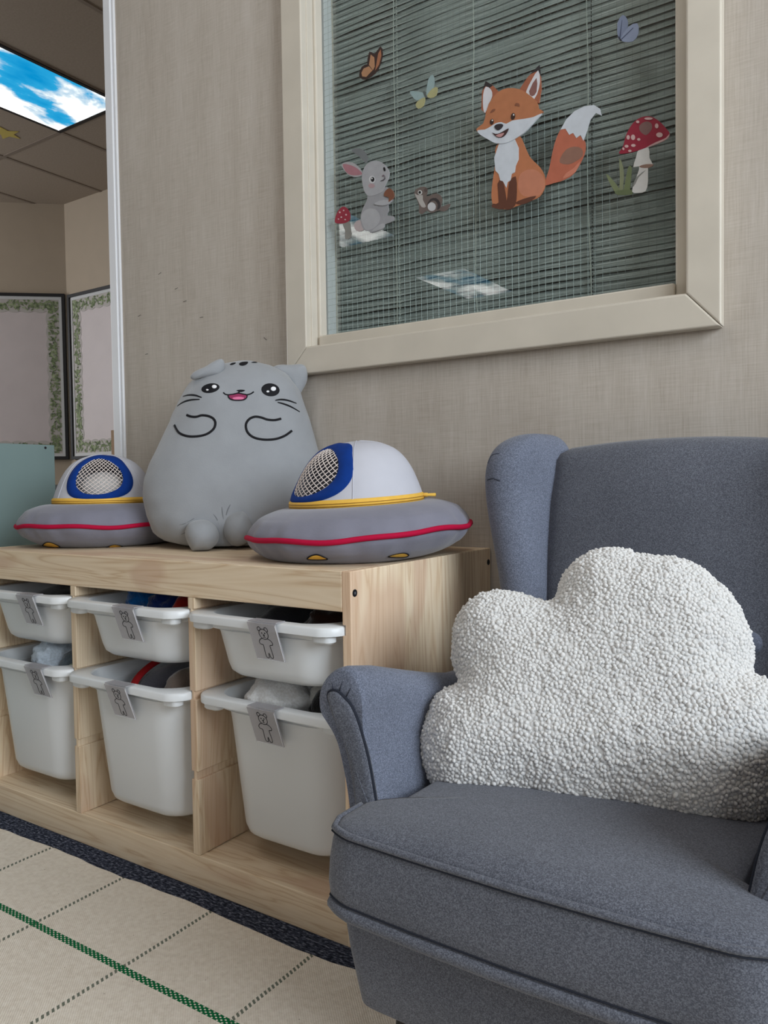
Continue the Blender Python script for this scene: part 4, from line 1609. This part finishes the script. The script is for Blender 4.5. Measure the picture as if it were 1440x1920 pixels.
saucer('grey plush flying saucer with red piping beside the armchair, front of the cat', -.128, -.232, -56, math.radians(36), 11,
       [[(578, 1048), (582, 1042), (594, 1039), (606, 1043), (613, 1048)], [(728, 1043), (742, 1038), (758, 1036), (766, 1040), (757, 1044)]], pull=78, seam=(-4, 100), lean=(.03, .05))
saucer('grey plush flying saucer with red piping left of the cat, at the shelf end', -.788, -.226, -8, math.radians(32), 23,
       [[(80, 1022), (88, 1016), (100, 1018), (112, 1025), (98, 1027), (86, 1027)], [(198, 1027), (212, 1021), (224, 1022), (232, 1026), (214, 1028)]], seam=(46, -60), sc=.955)
fluff('astronaut_doll', 'white cloth doll head inside the left flying saucer dome', 'soft toy', (-.776, -.236, SH + .116), (.050, .050, .036), fur('white_doll_cloth', (214, 212, 210), .05), .04, seg=32)

# ================================================================== PLUSH CAT
CC = Vector((-.497, -.150, 0))
EF = Vector((.7071, -.7071, 0))
ER = Vector((.7071, .7071, 0))
cat = thing('plush_cat', 'fat light grey plush cat with stitched smile between the flying saucers', 'soft toy', (CC.x, CC.y, SH))


def cl(a, b, z):
    return Vector((CC.x + ER.x * a + EF.x * b, CC.y + ER.y * a + EF.y * b, z))


def cat_px(u, v, b=0.0):
    """pixel -> (a, z) on the plane through the cat at depth b"""
    q = on_plane(u, v, cl(0, b, 0), EF)
    return ((q - CC).dot(ER), q.z)


LEFT = [(332, 1027), (306, 1015), (288, 996), (275, 968), (268, 936), (270, 900), (280, 868), (296, 830), (316, 790), (333, 748), (352, 716), (372, 698), (400, 684)]
RIGHT = [(540, 1027), (566, 1010), (586, 985), (600, 955), (606, 920), (605, 885), (600, 855), (592, 825), (582, 790), (571, 758), (560, 725), (544, 702), (520, 686)]
lz = sorted([(z, a) for a, z in (cat_px(*p) for p in LEFT)])
rz = sorted([(z, a) for a, z in (cat_px(*p) for p in RIGHT)])
ztop = cat_px(455, 675)[1]
zs = list(np.linspace(SH + .006, ztop, 46))
NC = 72
rings = []
for z in zs:
    la = float(np.interp(z, [q[0] for q in lz], [q[1] for q in lz]))
    ra = float(np.interp(z, [q[0] for q in rz], [q[1] for q in rz]))
    tt = (z - zs[0]) / (zs[-1] - zs[0])
    # close the crown and the base smoothly
    k = 1.0
    if tt > .93:
        k = max(0.0, 1 - ((tt - .93) / .07) ** 2.6) ** .5 * .75 + .25
    if tt < .06:
        k *= .80 + .20 * math.sqrt(max(0.0, 1 - ((.06 - tt) / .06) ** 2))
    w = (ra - la) / 2 * k
    m = (ra + la) / 2
    dep = (.128 - .052 * tt ** 1.3) * math.sqrt(max(.03, 1 - max(0, (tt - .82) / .19) ** 2)) * (.82 + .18 * min(1, tt / .12))
    cb = -.030 * tt
    ring = []
    for i in range(NC):
        a = 2 * math.pi * i / NC
        ca, sa = math.cos(a), math.sin(a)
        e = 2 / 2.35
        x = math.copysign(abs(ca) ** e, ca) * w
        y = math.copysign(abs(sa) ** e, sa) * dep
        pt = cl(m + x, cb + y, z)
        nz = noise.noise(Vector((x * 16, y * 16, z * 14))) * .0035 + noise.noise(Vector((x * 45, y * 45, z * 34))) * .0011 * (1 + 1.5 * (tt > .8 or tt < .2))
        d = (pt - cl(m, cb, z))
        if d.length > 1e-6:
            pt = pt + d.normalized() * nz
        pt.y = min(pt.y, -.004)
        ring.append(pt)
    rings.append(ring)
cv, cf = loft(rings)
body = obj('cat_body', cv, cf, M['cat'], cat, True)
cb_ = bvh_of(cv, cf)


def soft_shape(name, pix, b, th, parent, mat, bend=None, rings=6):
    """padded flat piece: outline traced at depth b, rounded to half thickness th"""
    P = [cat_px(p.x, p.y, b) for p in catmull([Vector((*q, 0)) for q in pix], 5, True)]
    ca = sum(p[0] for p in P) / len(P)
    cz = sum(p[1] for p in P) / len(P)
    R = []
    for sgn in (1, -1):
        seq = [(.04, 1), (.35, .97), (.62, .84), (.82, .62), (.94, .36), (1.0, 0.0)]
        if sgn < 0:
            seq = list(reversed(seq))[1:]
        for s, h in seq:
            ring = []
            for a, z in P:
                aa, zz = ca + (a - ca) * s, cz + (z - cz) * s
                off = bend(aa, zz) if bend else 0
                ring.append(cl(aa, b + sgn * h * th + off, zz))
            R.append(ring)
    v, f = loft(R)
    o = obj(name, v, f, mat, parent, True)
    fix_normals(o.data)
    return v, f


# ears: the left one folded forward, the right one upright
soft_shape('ear', [(512, 690), (524, 684), (545, 684), (566, 683), (575, 692), (576, 712), (568, 730), (558, 742), (545, 726), (528, 706)], -.012, .014, cat, M['cat'])
soft_shape('ear', [(357, 706), (366, 696), (384, 688), (402, 677), (415, 673), (421, 680), (420, 692), (412, 702), (396, 706), (376, 709), (362, 712)], .030, .012, cat, M['cat'])
# feet
for pts, b in (([(352, 1018), (347, 1000), (352, 984), (366, 976), (386, 975), (402, 984), (410, 1000), (408, 1016), (396, 1029), (378, 1034), (362, 1033)], .122),
               ([(422, 1006), (419, 988), (424, 972), (436, 962), (454, 958), (464, 966), (471, 982), (474, 998), (466, 1014), (450, 1024), (434, 1021)], .112)):
    P = [cat_px(p.x, p.y, b) for p in catmull([Vector((*q, 0)) for q in pts], 4, True)]
    P = [(a, max(z, SH + .001)) for a, z in P]
    ca = sum(p[0] for p in P) / len(P)
    cz = sum(p[1] for p in P) / len(P)
    R = []
    for k in range(13):
        ph = math.pi * (k + .25) / 12.5
        s, h = math.sin(ph), math.cos(ph)
        R.append([cl(ca + (a - ca) * s, b + h * (.036 if h > 0 else .05), max(SH + .0006, cz + (z - cz) * s)) for a, z in P])
    v, f = loft(R)
    o = obj('foot', v, f, M['cat'], cat, True)
    fix_normals(o.data)
# shade of the gathered creases at the feet, painted as darker strokes
for pts in ([(338, 1003), (350, 997), (362, 986)], [(334, 985), (348, 981), (364, 972)], [(398, 962), (406, 972), (411, 986)], [(416, 950), (417, 962), (419, 974)], [(432, 946), (427, 956), (424, 966)]):
    stroke('crease_shade', cb_, pts, .0012, M['crease_shade'], cat, steps=4, lift=-.0003, taper=True)
# face and paws in stitching
ks = 5.143


def K(pts):
    return [(320 + a / ks, 670 + b / ks) for a, b in pts]


patch('eye', cb_, K(ell(384, 298, 88, 45, -10)), M['thread'], cat, .0012)
patch('eye', cb_, K(ell(962, 314, 88, 62, 6)), M['thread'], cat, .0012)
for e in ((422, 285, 26, 19), (355, 316, 14, 9), (990, 305, 28, 23), (936, 331, 16, 11)):
    patch('eye_glint', cb_, K(ell(*e)), M['white_thread'], cat, .0022, 3)
patch('mouth', cb_, K([(556, 366), (600, 358), (650, 348), (700, 356), (736, 366), (728, 396), (690, 414), (610, 414), (568, 398)]), M['magenta_thread'], cat, .0010)
patch('tongue', cb_, K([(590, 392), (650, 380), (712, 388), (700, 406), (650, 411), (606, 408)]), M['pink_thread'], cat, .0018, 3)
patch('nose', cb_, K([(634, 320), (676, 312), (718, 318), (690, 334), (664, 334)]), M['thread'], cat, .0012, 3)
stroke('mouth_outline', cb_, K([(556, 366), (600, 358), (650, 348), (700, 356), (736, 366), (728, 396), (690, 414), (610, 414), (568, 398)]), .0012, M['thread'], cat, True, 4, .0012)
stroke('smile', cb_, K([(508, 340), (530, 358), (570, 362), (620, 356), (652, 342), (664, 330)]), .0014, M['thread'], cat)
stroke('smile', cb_, K([(652, 342), (690, 358), (730, 362), (772, 352), (802, 332)]), .0014, M['thread'], cat)
for pts in ([(120, 376), (180, 364), (240, 368), (300, 388)], [(65, 470), (120, 434), (190, 412), (280, 406)], [(1008, 416), (1060, 408), (1130, 416), (1212, 444)], [(1030, 434), (1090, 450), (1160, 478), (1244, 526)]):
    stroke('whisker', cb_, K(pts), .0020, M['thread'], cat, taper=True)
stroke('paw_outline', cb_, K([(155, 556), (200, 572), (250, 574), (300, 560), (360, 566), (410, 590), (432, 632), (415, 690), (350, 740), (260, 762), (160, 760), (80, 726), (36, 655)]), .0025, M['thread'], cat)
stroke('paw_outline', cb_, K([(1064, 592), (1000, 606), (930, 600), (870, 580), (810, 574), (756, 598), (726, 650), (740, 720), (800, 772), (900, 794), (1010, 788), (1100, 756), (1168, 708)]), .0025, M['thread'], cat)
for pts in ([(570, 72), (590, 56), (628, 52), (618, 66), (590, 76)], [(660, 62), (690, 46), (744, 44), (735, 68), (700, 82), (668, 78)], [(776, 52), (800, 45), (838, 50), (815, 55)]):
    patch('head_stripe', cb_, K(pts), M['thread'], cat, .0012, 3, up_=14)

# ================================================================== ARMCHAIR
XC = 0.34
ch = thing('wing_armchair', 'small blue grey tweed wing armchair against the window wall', 'armchair', (XC, -.36, 0))


def lxyz(s, xp, y, z):
    return (XC + s * xp, y, z)


# tapered base with front skirt
rings = []
for z, hx, yf, yb, r in ((.102, .184, -.640, -.065, .02), (.106, .188, -.644, -.06, .02), (.16, .199, -.648, -.05, .02), (.225, .209, -.650, -.042, .02), (.245, .209, -.648, -.042, .02)):
    rings.append([(x, y, z) for x, y in rrect(XC, (yf + yb) / 2, hx, (yb - yf) / 2, r, 6)])
v, f = loft(rings)
o = obj('seat_base', v, f, M['fabric_shaded'], ch, True)
fix_normals(o.data)
auto_smooth(o.data, 50)
# legs
for s in (-1, 1):
    for y, dy in ((-.595, -.012), (-.11, .03)):
        rr = []
        zl = .0046 if y < -.4 else 0.0
        for z, w, k in ((zl, .011, 1.0), (zl + .004, .0125, 1.0), (.06, .017, .5), (.106, .021, 0.0)):
            rr.append([(x, q, z) for x, q in rrect(XC + s * (.135 + .010 * k), y + dy * k, w, w, .004, 3)])
        v, f = loft(rr)
        lo = obj('leg', v, f, M['leg'], ch, False)
        fix_normals(lo.data)

# T-shaped seat cushion
fx, rx = .201, .168
XS = XC + .011
yF, yT, yR = -.688, -.622, -.20
corner = [(-fx, yT), (-fx, yF + .028), (-fx + .008, yF + .009), (-fx + .030, yF), (-.09, yF - .004), (0, yF - .006), (.09, yF - .004), (fx - .030, yF), (fx - .008, yF + .009), (fx, yF + .028), (fx, yT),
          (fx - .004, yT + .008), (rx, yT + .012), (rx, yT + .04), (rx, -.4), (rx, yR - .02), (rx - .02, yR), (0, yR), (-rx + .02, yR), (-rx, yR - .02), (-rx, -.4), (-rx, yT + .04), (-rx, yT + .012), (-fx + .004, yT + .008)]
out = resample([Vector((a, b, 0)) for a, b in corner], 180, True)
cen = Vector((0, -.52, 0))


def seat_crown(x, y):
    return .010 * (1 - (x / .2) ** 2) - .028 * max(0, (y + .60) / .4)


rings = []
for s, z, lift in ((.02, .222, 0), (.6, .222, 0), (.97, .222, 0), (1.0, .226, 0), (1.022, .232, 0), (1.030, .250, 0), (1.024, .272, 0), (1.012, .290, 0), (1.0, .300, 0), (.992, .3035, .3),
                   (.975, .3050, .5), (.93, .3062, .8), (.85, .3070, 1), (.72, .3075, 1), (.55, .308, 1), (.35, .308, 1), (.15, .308, 1), (.02, .308, 1)):
    ring = []
    for p in out:
        bl_ = max(0.0, min(1.0, (1 - s) / .35)) if z > .30 else 0.0
        pe = p.copy()
        if abs(pe.x) > .15 and pe.y > yT - .01:
            pe.x = math.copysign(fx - .012, pe.x)
        q = cen + (p.lerp(pe, bl_) - cen) * s
        # keep the rear of the cushion between the arms
        if q.y > yT + .02:
            q.x = max(-.183, min(.161, q.x))
        z2 = z + (seat_crown(q.x, q.y) * lift if z > .26 else 0) + ((-.028 * max(0, (q.y + .60) / .4)) * (z - .222) / .08 if z > .24 and lift == 0 else 0)
        ring.append((XS + q.x, q.y, z2))
    rings.append(ring)
v, f = loft(rings)
cush = obj('seat_cushion', v, f, M['fabric_shaded'], ch, True)
fix_normals(cush.data)
pipe = [q for q in out if q.y < yT + .001]
i0 = min(range(len(out)), key=lambda i: (out[i] - Vector((-fx, yT, 0))).length)
front = []
for k in range(len(out)):
    q = out[(i0 + k) % len(out)]
    front.append(q)
    if (q - Vector((fx, yT, 0))).length < .004:
        break
P = [(XS + (cen + (q - cen) * 1.004).x, (cen + (q - cen) * 1.004).y, .3020) for q in front]
v, f = tube(P, .0034, 8)
obj('cushion_piping', v, f, M['fabric_shaded'], cush, True)
P = [(XS + (cen + (q - cen) * 1.014).x, (cen + (q - cen) * 1.014).y, .2985) for q in front]
v, f = tube(P, .0009, 6)
obj('piping_seam', v, f, M['welt'], cush, True)
# welt under the cushion, along the base
P = [(XS + (cen + (q - cen) * 1.026).x, (cen + (q - cen) * 1.026).y, .2350) for q in front]
v, f = tube(P, .0009, 6)
obj('piping_seam', v, f, M['welt'], cush, True)
P = [(XS + (cen + (q - cen) * 1.012).x, (cen + (q - cen) * 1.012).y, .2265) for q in front]
v, f = tube(P, .0068, 10)
obj('cushion_piping', v, f, M['fabric_shaded'], cush, True)

# backrest
rings = []
NB = 21
for i in range(NB):
    u = -1 + 2 * i / (NB - 1)
    x = XC + u * .178
    bulge = .016 * (1 - abs(u) ** 2.4)
    zt = .700 - .012 * u * u
    end = .006 if i in (0, NB - 1) else 0
    prof = []
    for y, z in ((-.205, .22), (-.195, .30), (-.178, .38), (-.160, .46), (-.143, .54), (-.127, .61), (-.113, zt - .040)):
        prof.append((x, y - bulge + end, z))
    for k in range(7):
        a = math.pi * k / 6
        prof.append((x, -.075 - (.036 + bulge * .6 * (1 - k / 6) - end) * math.cos(a), zt - .030 + (.030 - end) * math.sin(a)))
    prof += [(x, -.042, zt - .06), (x, -.048, .5), (x, -.055, .3), (x, -.058, .20)]
    rings.append(prof)
v, f = loft(rings)
bk = obj('backrest', v, f, M['fabric_shaded'], ch, True)
fix_normals(bk.data)
bb = bvh_of(v, f)
for x in (.225, .455):
    l, n, _, _ = bb.ray_cast(Vector((x, -1, .425)), Vector((0, 1, 0)))
    rr = []
    for k in range(6):
        a = math.pi / 2 * k / 5
        q = .0155 * math.cos(a) if k < 5 else .0008
        rr.append([(l.x + q * math.cos(t_), l.y - .001 - .006 * math.sin(a), l.z + q * math.sin(t_)) for t_ in [2 * math.pi * j / 20 for j in range(20)]])
    v, f = loft(rr)
    o = obj('button', v, f, M['fabric'], ch, True)
    fix_normals(o.data)

# arms and wings, mirrored left and right
ARM = [(.170, .215), (.172, .25), (.1755, .282), (.180, .309), (.187, .341), (.192, .364), (.195, .388), (.195, .408), (.199, .425), (.207, .436), (.217, .4405), (.230, .438), (.243, .429), (.252, .416),
       (.255, .402), (.253, .390), (.244, .379), (.235, .368), (.2275, .352), (.2185, .316), (.213, .278), (.209, .245), (.204, .215)]
armP = [(p.x, p.y) for p in resample([Vector((*q, 0)) for q in catmull([Vector((a, b, 0)) for a, b in ARM], 5)] if False else catmull([Vector((a, b, 0)) for a, b in ARM], 5), 80, False)]
armc = (.213, .34)
STA = [(-.611, .955, 1.0), (-.6095, .982, 1.0), (-.606, 1.0, 1.0), (-.598, 1.0, 1.0), (-.56, 1.0, .955), (-.50, 1.0, .85), (-.44, 1.0, .75), (-.38, 1.0, .67), (-.32, 1.0, .64), (-.26, 1.0, .68), (-.20, 1.0, .78), (-.12, .98, .80), (-.06, .95, .72)]
PANEL = [(622, 1302), (632, 1332), (648, 1363), (660, 1407), (670, 1457), (680, 1532), (684, 1560), (722, 1560), (718, 1540), (710, 1490), (700, 1432), (690, 1390), (677, 1347), (665, 1320), (652, 1305), (640, 1294), (628, 1293)]
pan = [(XC - on_y(a, b, -.606).x, on_y(a, b, -.606).z) for a, b in PANEL]
for s in (-1, 1):
    rings = []
    for y, sc, k in STA:
        ring = []
        for x, z in armP:
            xx, zz = armc[0] + (x - armc[0]) * sc, armc[1] + (z - armc[1]) * sc
            if zz > .28:
                zz = .28 + (zz - .28) * k
            xx -= .010 * (1 - k) if zz > .3 else 0
            ring.append(lxyz(s, xx, y, zz))
        rings.append(ring)
    v, f = loft(rings)
    o = obj('arm', v, f, M['fabric'], ch, True)
    fix_normals(o.data)
    auto_smooth(o.data, 60)
    # front facing of the arm, with its welt
    PP = resample(catmull([Vector((a, 0, b)) for a, b in pan], 4, True), 90, True)
    pc = sum(PP, Vector()) / len(PP)
    rings = []
    for q, dy in ((1.03, .002), (1.0, -.003), (.9, -.0055), (.6, -.0065), (.1, -.007)):
        rings.append([lxyz(s, pc.x + (p_.x - pc.x) * q, -.611 + dy, pc.z + (p_.z - pc.z) * (q if q < 1 else 1)) for p_ in PP])
    v, f = loft(rings)
    ap = obj('arm_front_panel', v, f, M['fabric_shaded'], ch, True)
    fix_normals(ap.data)
    v, f = tube([lxyz(s, p_.x, -.6125, p_.z) for p_ in PP], .0019, 6, True)
    obj('panel_welt', v, f, M['welt'], ap, True)
    # shade of the gathered pleats on the rolled front, painted as dark lines
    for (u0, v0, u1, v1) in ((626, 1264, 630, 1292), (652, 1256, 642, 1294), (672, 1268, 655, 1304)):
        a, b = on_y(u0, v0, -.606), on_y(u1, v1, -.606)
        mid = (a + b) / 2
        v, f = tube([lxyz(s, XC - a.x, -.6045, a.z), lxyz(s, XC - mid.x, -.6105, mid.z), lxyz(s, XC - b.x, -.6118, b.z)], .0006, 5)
        obj('pleat_shade', v, f, M['pleat_shade'], ap, True)
    # wing
    W = [(.30, .192, -.08, .197, -.205, .026), (.38, .190, -.08, .198, -.200, .028), (.44, .190, -.075, .200, -.185, .030), (.48, .190, -.07, .206, -.172, .032), (.52, .190, -.07, .214, -.166, .034),
         (.56, .190, -.065, .221, -.163, .036), (.60, .190, -.06, .228, -.160, .0375), (.64, .190, -.058, .232, -.158, .038), (.67, .191, -.056, .231, -.154, .037), (.69, .193, -.058, .226, -.148, .033),
         (.702, .196, -.062, .220, -.140, .027), (.710, .199, -.068, .214, -.130, .018), (.714, .202, -.08, .209, -.118, .008)]
    rings = []
    for z, bx, by, fx_, fy, h in W:
        B, Fp = Vector((bx, by, 0)), Vector((fx_, fy, 0))
        d = (Fp - B).normalized()
        nrm = Vector((-d.y, d.x, 0))
        ring = []
        for k in range(11):
            a = -math.pi / 2 + math.pi * k / 10
            ring.append(Fp + (d * math.cos(a) + nrm * math.sin(a)) * h)
        for k in range(4):
            ring.append(B.lerp(Fp, .75 - .25 * k) + nrm * h * (1 - .06 * k) + nrm * 0)
        for k in range(7):
            a = math.pi / 2 + math.pi * k / 6
            ring.append(B + (d * math.cos(a) * .5 + nrm * math.sin(a)) * h * .8)
        for k in range(3):
            ring.append(B.lerp(Fp, .25 + .25 * k) - nrm * h * (.85 + .05 * k))
        rings.append([lxyz(s, q.x, min(q.y, -.012), z) for q in ring])
    v, f = loft(rings)
    o = obj('wing', v, f, M['fabric'], ch, True)
    sub = o.modifiers.new('smooth', 'SUBSURF')
    sub.levels = 2
    sub.render_levels = 2
    fix_normals(o.data)
    wb_ = bvh_of(v, f)
    if s == -1:
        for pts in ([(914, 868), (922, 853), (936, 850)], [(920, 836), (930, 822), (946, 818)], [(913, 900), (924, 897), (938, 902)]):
            stroke('pleat_shade', wb_, pts, .0008, M['pleat_shade'], o, steps=4, lift=-.0006)
# outer sides below the arms
for s in (-1, 1):
    rings = []
    for y, in_ in ((-.600, .0), (-.3, .0), (-.06, .004)):
        rings.append([lxyz(s, a - in_, y, z) for a, z in ((.168, .235), (.205, .235), (.212, .285), (.175, .285))])
    v, f = loft(rings)
    o = obj('side_panel', v, f, M['fabric_shaded'], ch)
    fix_normals(o.data)

# ================================================================== SHERPA CLOUD CUSHION
CL = [(80, 870), (75, 790), (98, 705), (140, 615), (214, 575), (222, 552), (196, 470), (200, 360), (240, 280), (310, 225), (400, 205), (470, 215), (550, 243), (602, 250), (614, 190), (660, 112), (740, 60), (850, 38),
      (930, 58), (1000, 74), (1090, 84), (1180, 125), (1262, 190), (1330, 270), (1374, 370), (1384, 460), (1378, 528), (1440, 560), (1496, 600), (1545, 680), (1560, 780), (1545, 900), (1500, 1010), (1450, 1090), (1380, 1150), (1280, 1168), (1150, 1160), (1000, 1135),
      (860, 1116), (700, 1110), (620, 1100), (540, 1085), (440, 1080), (330, 1070), (230, 1055), (160, 1020), (110, 950)]
# plane the cushion leans in: bottom edge on the seat, top towards the backrest
PN = Vector((-.20, 1, -.60)).normalized()
PP0 = Vector((.34, -.462, .270))
PE1 = Vector((1, .20, 0)).normalized()
PE2 = PN.cross(PE1)
if PE2.z < 0:
    PE2 = -PE2
PFront = -PN
O3 = [on_plane(760 + a / 2.1176, 1020 + b / 2.1176, PP0, PN) for a, b in CL]
O2 = [Vector(((q - PP0).dot(PE1), (q - PP0).dot(PE2), 0)) for q in O3]
O2 = resample(catmull(O2, 4, True), 300, True)
cc = sum(O2, Vector()) / len(O2)
TH = .082
INSET = .014
kd0 = kdtree.KDTree(len(O2))
for i, q in enumerate(O2):
    kd0.insert(q, i)
kd0.balance()
verts, faces = [], []
sv_ = [0.012] + list(np.linspace(.035, .90, 36)) + [.92, .94, .955, .97, .982, .992, 1.0]
n = len(O2)


def puff(q, s):
    d = kd0.find(q)[2] if s < .999 else 0.0
    e = min(1.0, d / .095)
    return TH * math.sqrt(max(0.0, 1 - (1 - e) ** 2.2))


levels = []
for side in (1, -1):
    seq = sv_ if side == 1 else list(reversed(sv_[:-1]))
    if side == -1:
        seq = [s for k, s in enumerate(seq) if k % 2 == 1 or s > .9]
    for s in seq:
        ring = []
        for p_ in O2:
            q = cc + (p_ - cc) * s * (1 - INSET)
            h = puff(q, s) * (1 if side == 1 else .8)
            ring.append(PP0 + PE1 * q.x + PE2 * q.y + PFront * (side * h))
        levels.append(ring)
pv, pf = loft(levels)
pv = [Vector(q) for q in pv]
me = mesh_from('tmp', pv, pf, True)
fix_normals(me)
nrm = np.empty(len(me.vertices) * 3)
me.vertex_normals.foreach_get('vector', nrm)
nrm = nrm.reshape(-1, 3)
co = np.array([tuple(q) for q in pv])
if ((nrm * (co - co.mean(0))).sum(1)).mean() < 0:
    nrm = -nrm
bpy.data.meshes.remove(me)
disp = np.array([.0016 * noise.noise(Vector(q) * 60) + .004 * noise.noise(Vector(q) * 16) for q in co])
co = co + nrm * disp[:, None]
cl_o = obj('cloud_cushion', [tuple(q) for q in co], pf, M['sherpa'], None, True)
fix_normals(cl_o.data)
tag(cl_o, 'fluffy white cloud shaped sherpa cushion lying on the armchair', 'cushion')
# sherpa pile: thousands of little curls standing on the cloth
quads = np.array([q for q in pf if len(q) == 4])
pa, pb, pc_, pd = (co[quads[:, k]] for k in range(4))
area = np.linalg.norm(np.cross(pc_ - pa, pd - pb), axis=1) / 2
pick = rng.choice(len(quads), 110000, p=area / area.sum())
uu, ww = rng.random((2, len(pick), 1))
pos = (pa[pick] * (1 - uu) + pb[pick] * uu) * (1 - ww) + (pd[pick] * (1 - uu) + pc_[pick] * uu) * ww
pn = nrm[quads[pick, 0]]
CS = .0033
grid = {}
keep = []
for i, q in enumerate(pos):
    kx, ky, kz = int(math.floor(q[0] / CS)), int(math.floor(q[1] / CS)), int(math.floor(q[2] / CS))
    ok = True
    for ax in (-1, 0, 1):
        for ay in (-1, 0, 1):
            for az in (-1, 0, 1):
                o_ = grid.get((kx + ax, ky + ay, kz + az))
                if o_ is not None and (o_[0] - q[0]) ** 2 + (o_[1] - q[1]) ** 2 + (o_[2] - q[2]) ** 2 < CS * CS:
                    ok = False
                    break
            if not ok:
                break
        if not ok:
            break
    if ok:
        grid[(kx, ky, kz)] = q
        keep.append(i)
keep = np.array(keep)
bm = bmesh.new()
bmesh.ops.create_icosphere(bm, subdivisions=2, radius=1.0)
bm.verts.ensure_lookup_table()
iv = np.array([tuple(v.co) for v in bm.verts])
jf = np.array([[v.index for v in f.verts] for f in bm.faces])
bm.free()
nk = len(keep)
C0, N0 = pos[keep] - pn[keep] * .0003, pn[keep]
N0 = N0 / np.linalg.norm(N0, axis=1, keepdims=True)
ax1 = np.cross(N0, rng.normal(size=(nk, 3)))
ax1 /= np.linalg.norm(ax1, axis=1, keepdims=True)
ax2 = np.cross(N0, ax1)
ax3 = N0 + rng.normal(0, .28, (nk, 3))
r1, r2, r3 = rng.uniform(.0021, .0029, nk), rng.uniform(.0024, .0034, nk), rng.uniform(.0018, .0030, nk)
allv = (C0[:, None, :] + iv[None, :, 0:1] * (ax1 * r1[:, None])[:, None, :] + iv[None, :, 1:2] * (ax2 * r2[:, None])[:, None, :]
        + iv[None, :, 2:3] * (ax3 * r3[:, None])[:, None, :])
allv = allv.reshape(-1, 3)
allf = (jf[None] + (np.arange(nk) * len(iv))[:, None, None]).reshape(-1, 3)
me = bpy.data.meshes.new('sherpa_curls')
me.vertices.add(len(allv))
me.vertices.foreach_set('co', allv.astype(np.float32).ravel())
me.loops.add(len(allf) * 3)
me.loops.foreach_set('vertex_index', allf.astype(np.int32).ravel())
me.polygons.add(len(allf))
me.polygons.foreach_set('loop_start', np.arange(0, len(allf) * 3, 3, dtype=np.int32))
me.polygons.foreach_set('use_smooth', np.ones(len(allf), dtype=bool))
me.update(calc_edges=True)
cu_o = link('sherpa_curls', me, M['sherpa'], cl_o)
cu_o['kind'] = 'stuff'
print('curls', nk, 'tris', len(allf))

# ================================================================== RUG
NXR, NYR = 200, 60
V, F = [], []
XR0, XR1, YR0, YR1 = -1.06, 1.9, -.476, -2.6
for j in range(NYR + 1):
    for i in range(NXR + 1):
        x = XR0 + (XR1 - XR0) * i / NXR
        s = (j / NYR) ** 2
        edge = YR0 + .010 * noise.noise(Vector((x * 5.5, .3, 0))) + .004 * noise.noise(Vector((x * 21, .7, 0))) + .008 * max(0, x + .15)
        y = edge + (YR1 - edge) * s
        z = .0045 + .0016 * noise.noise(Vector((x * 7, y * 7, 2))) * min(1, s * 30 + .3)
        if x > .05:
            z = .0042
        V.append((x, y, z))
for j in range(NYR):
    for i in range(NXR):
        a = j * (NXR + 1) + i
        F.append((a, a + NXR + 1, a + NXR + 2, a + 1))
rug = obj('woven_rug', V, F, M['rug'], None, True)
fix_normals(rug.data)
if rug.data.polygons[0].normal.z < 0:
    rug.data.flip_normals()
so = rug.modifiers.new('thickness', 'SOLIDIFY')
so.thickness = .004
so.offset = -1
tag(rug, 'cream flat woven rug with green grid lines on the carpet', 'rug')

for o in bpy.data.objects:
    for k in ('_world', '_origin'):
        if k in o:
            del o[k]
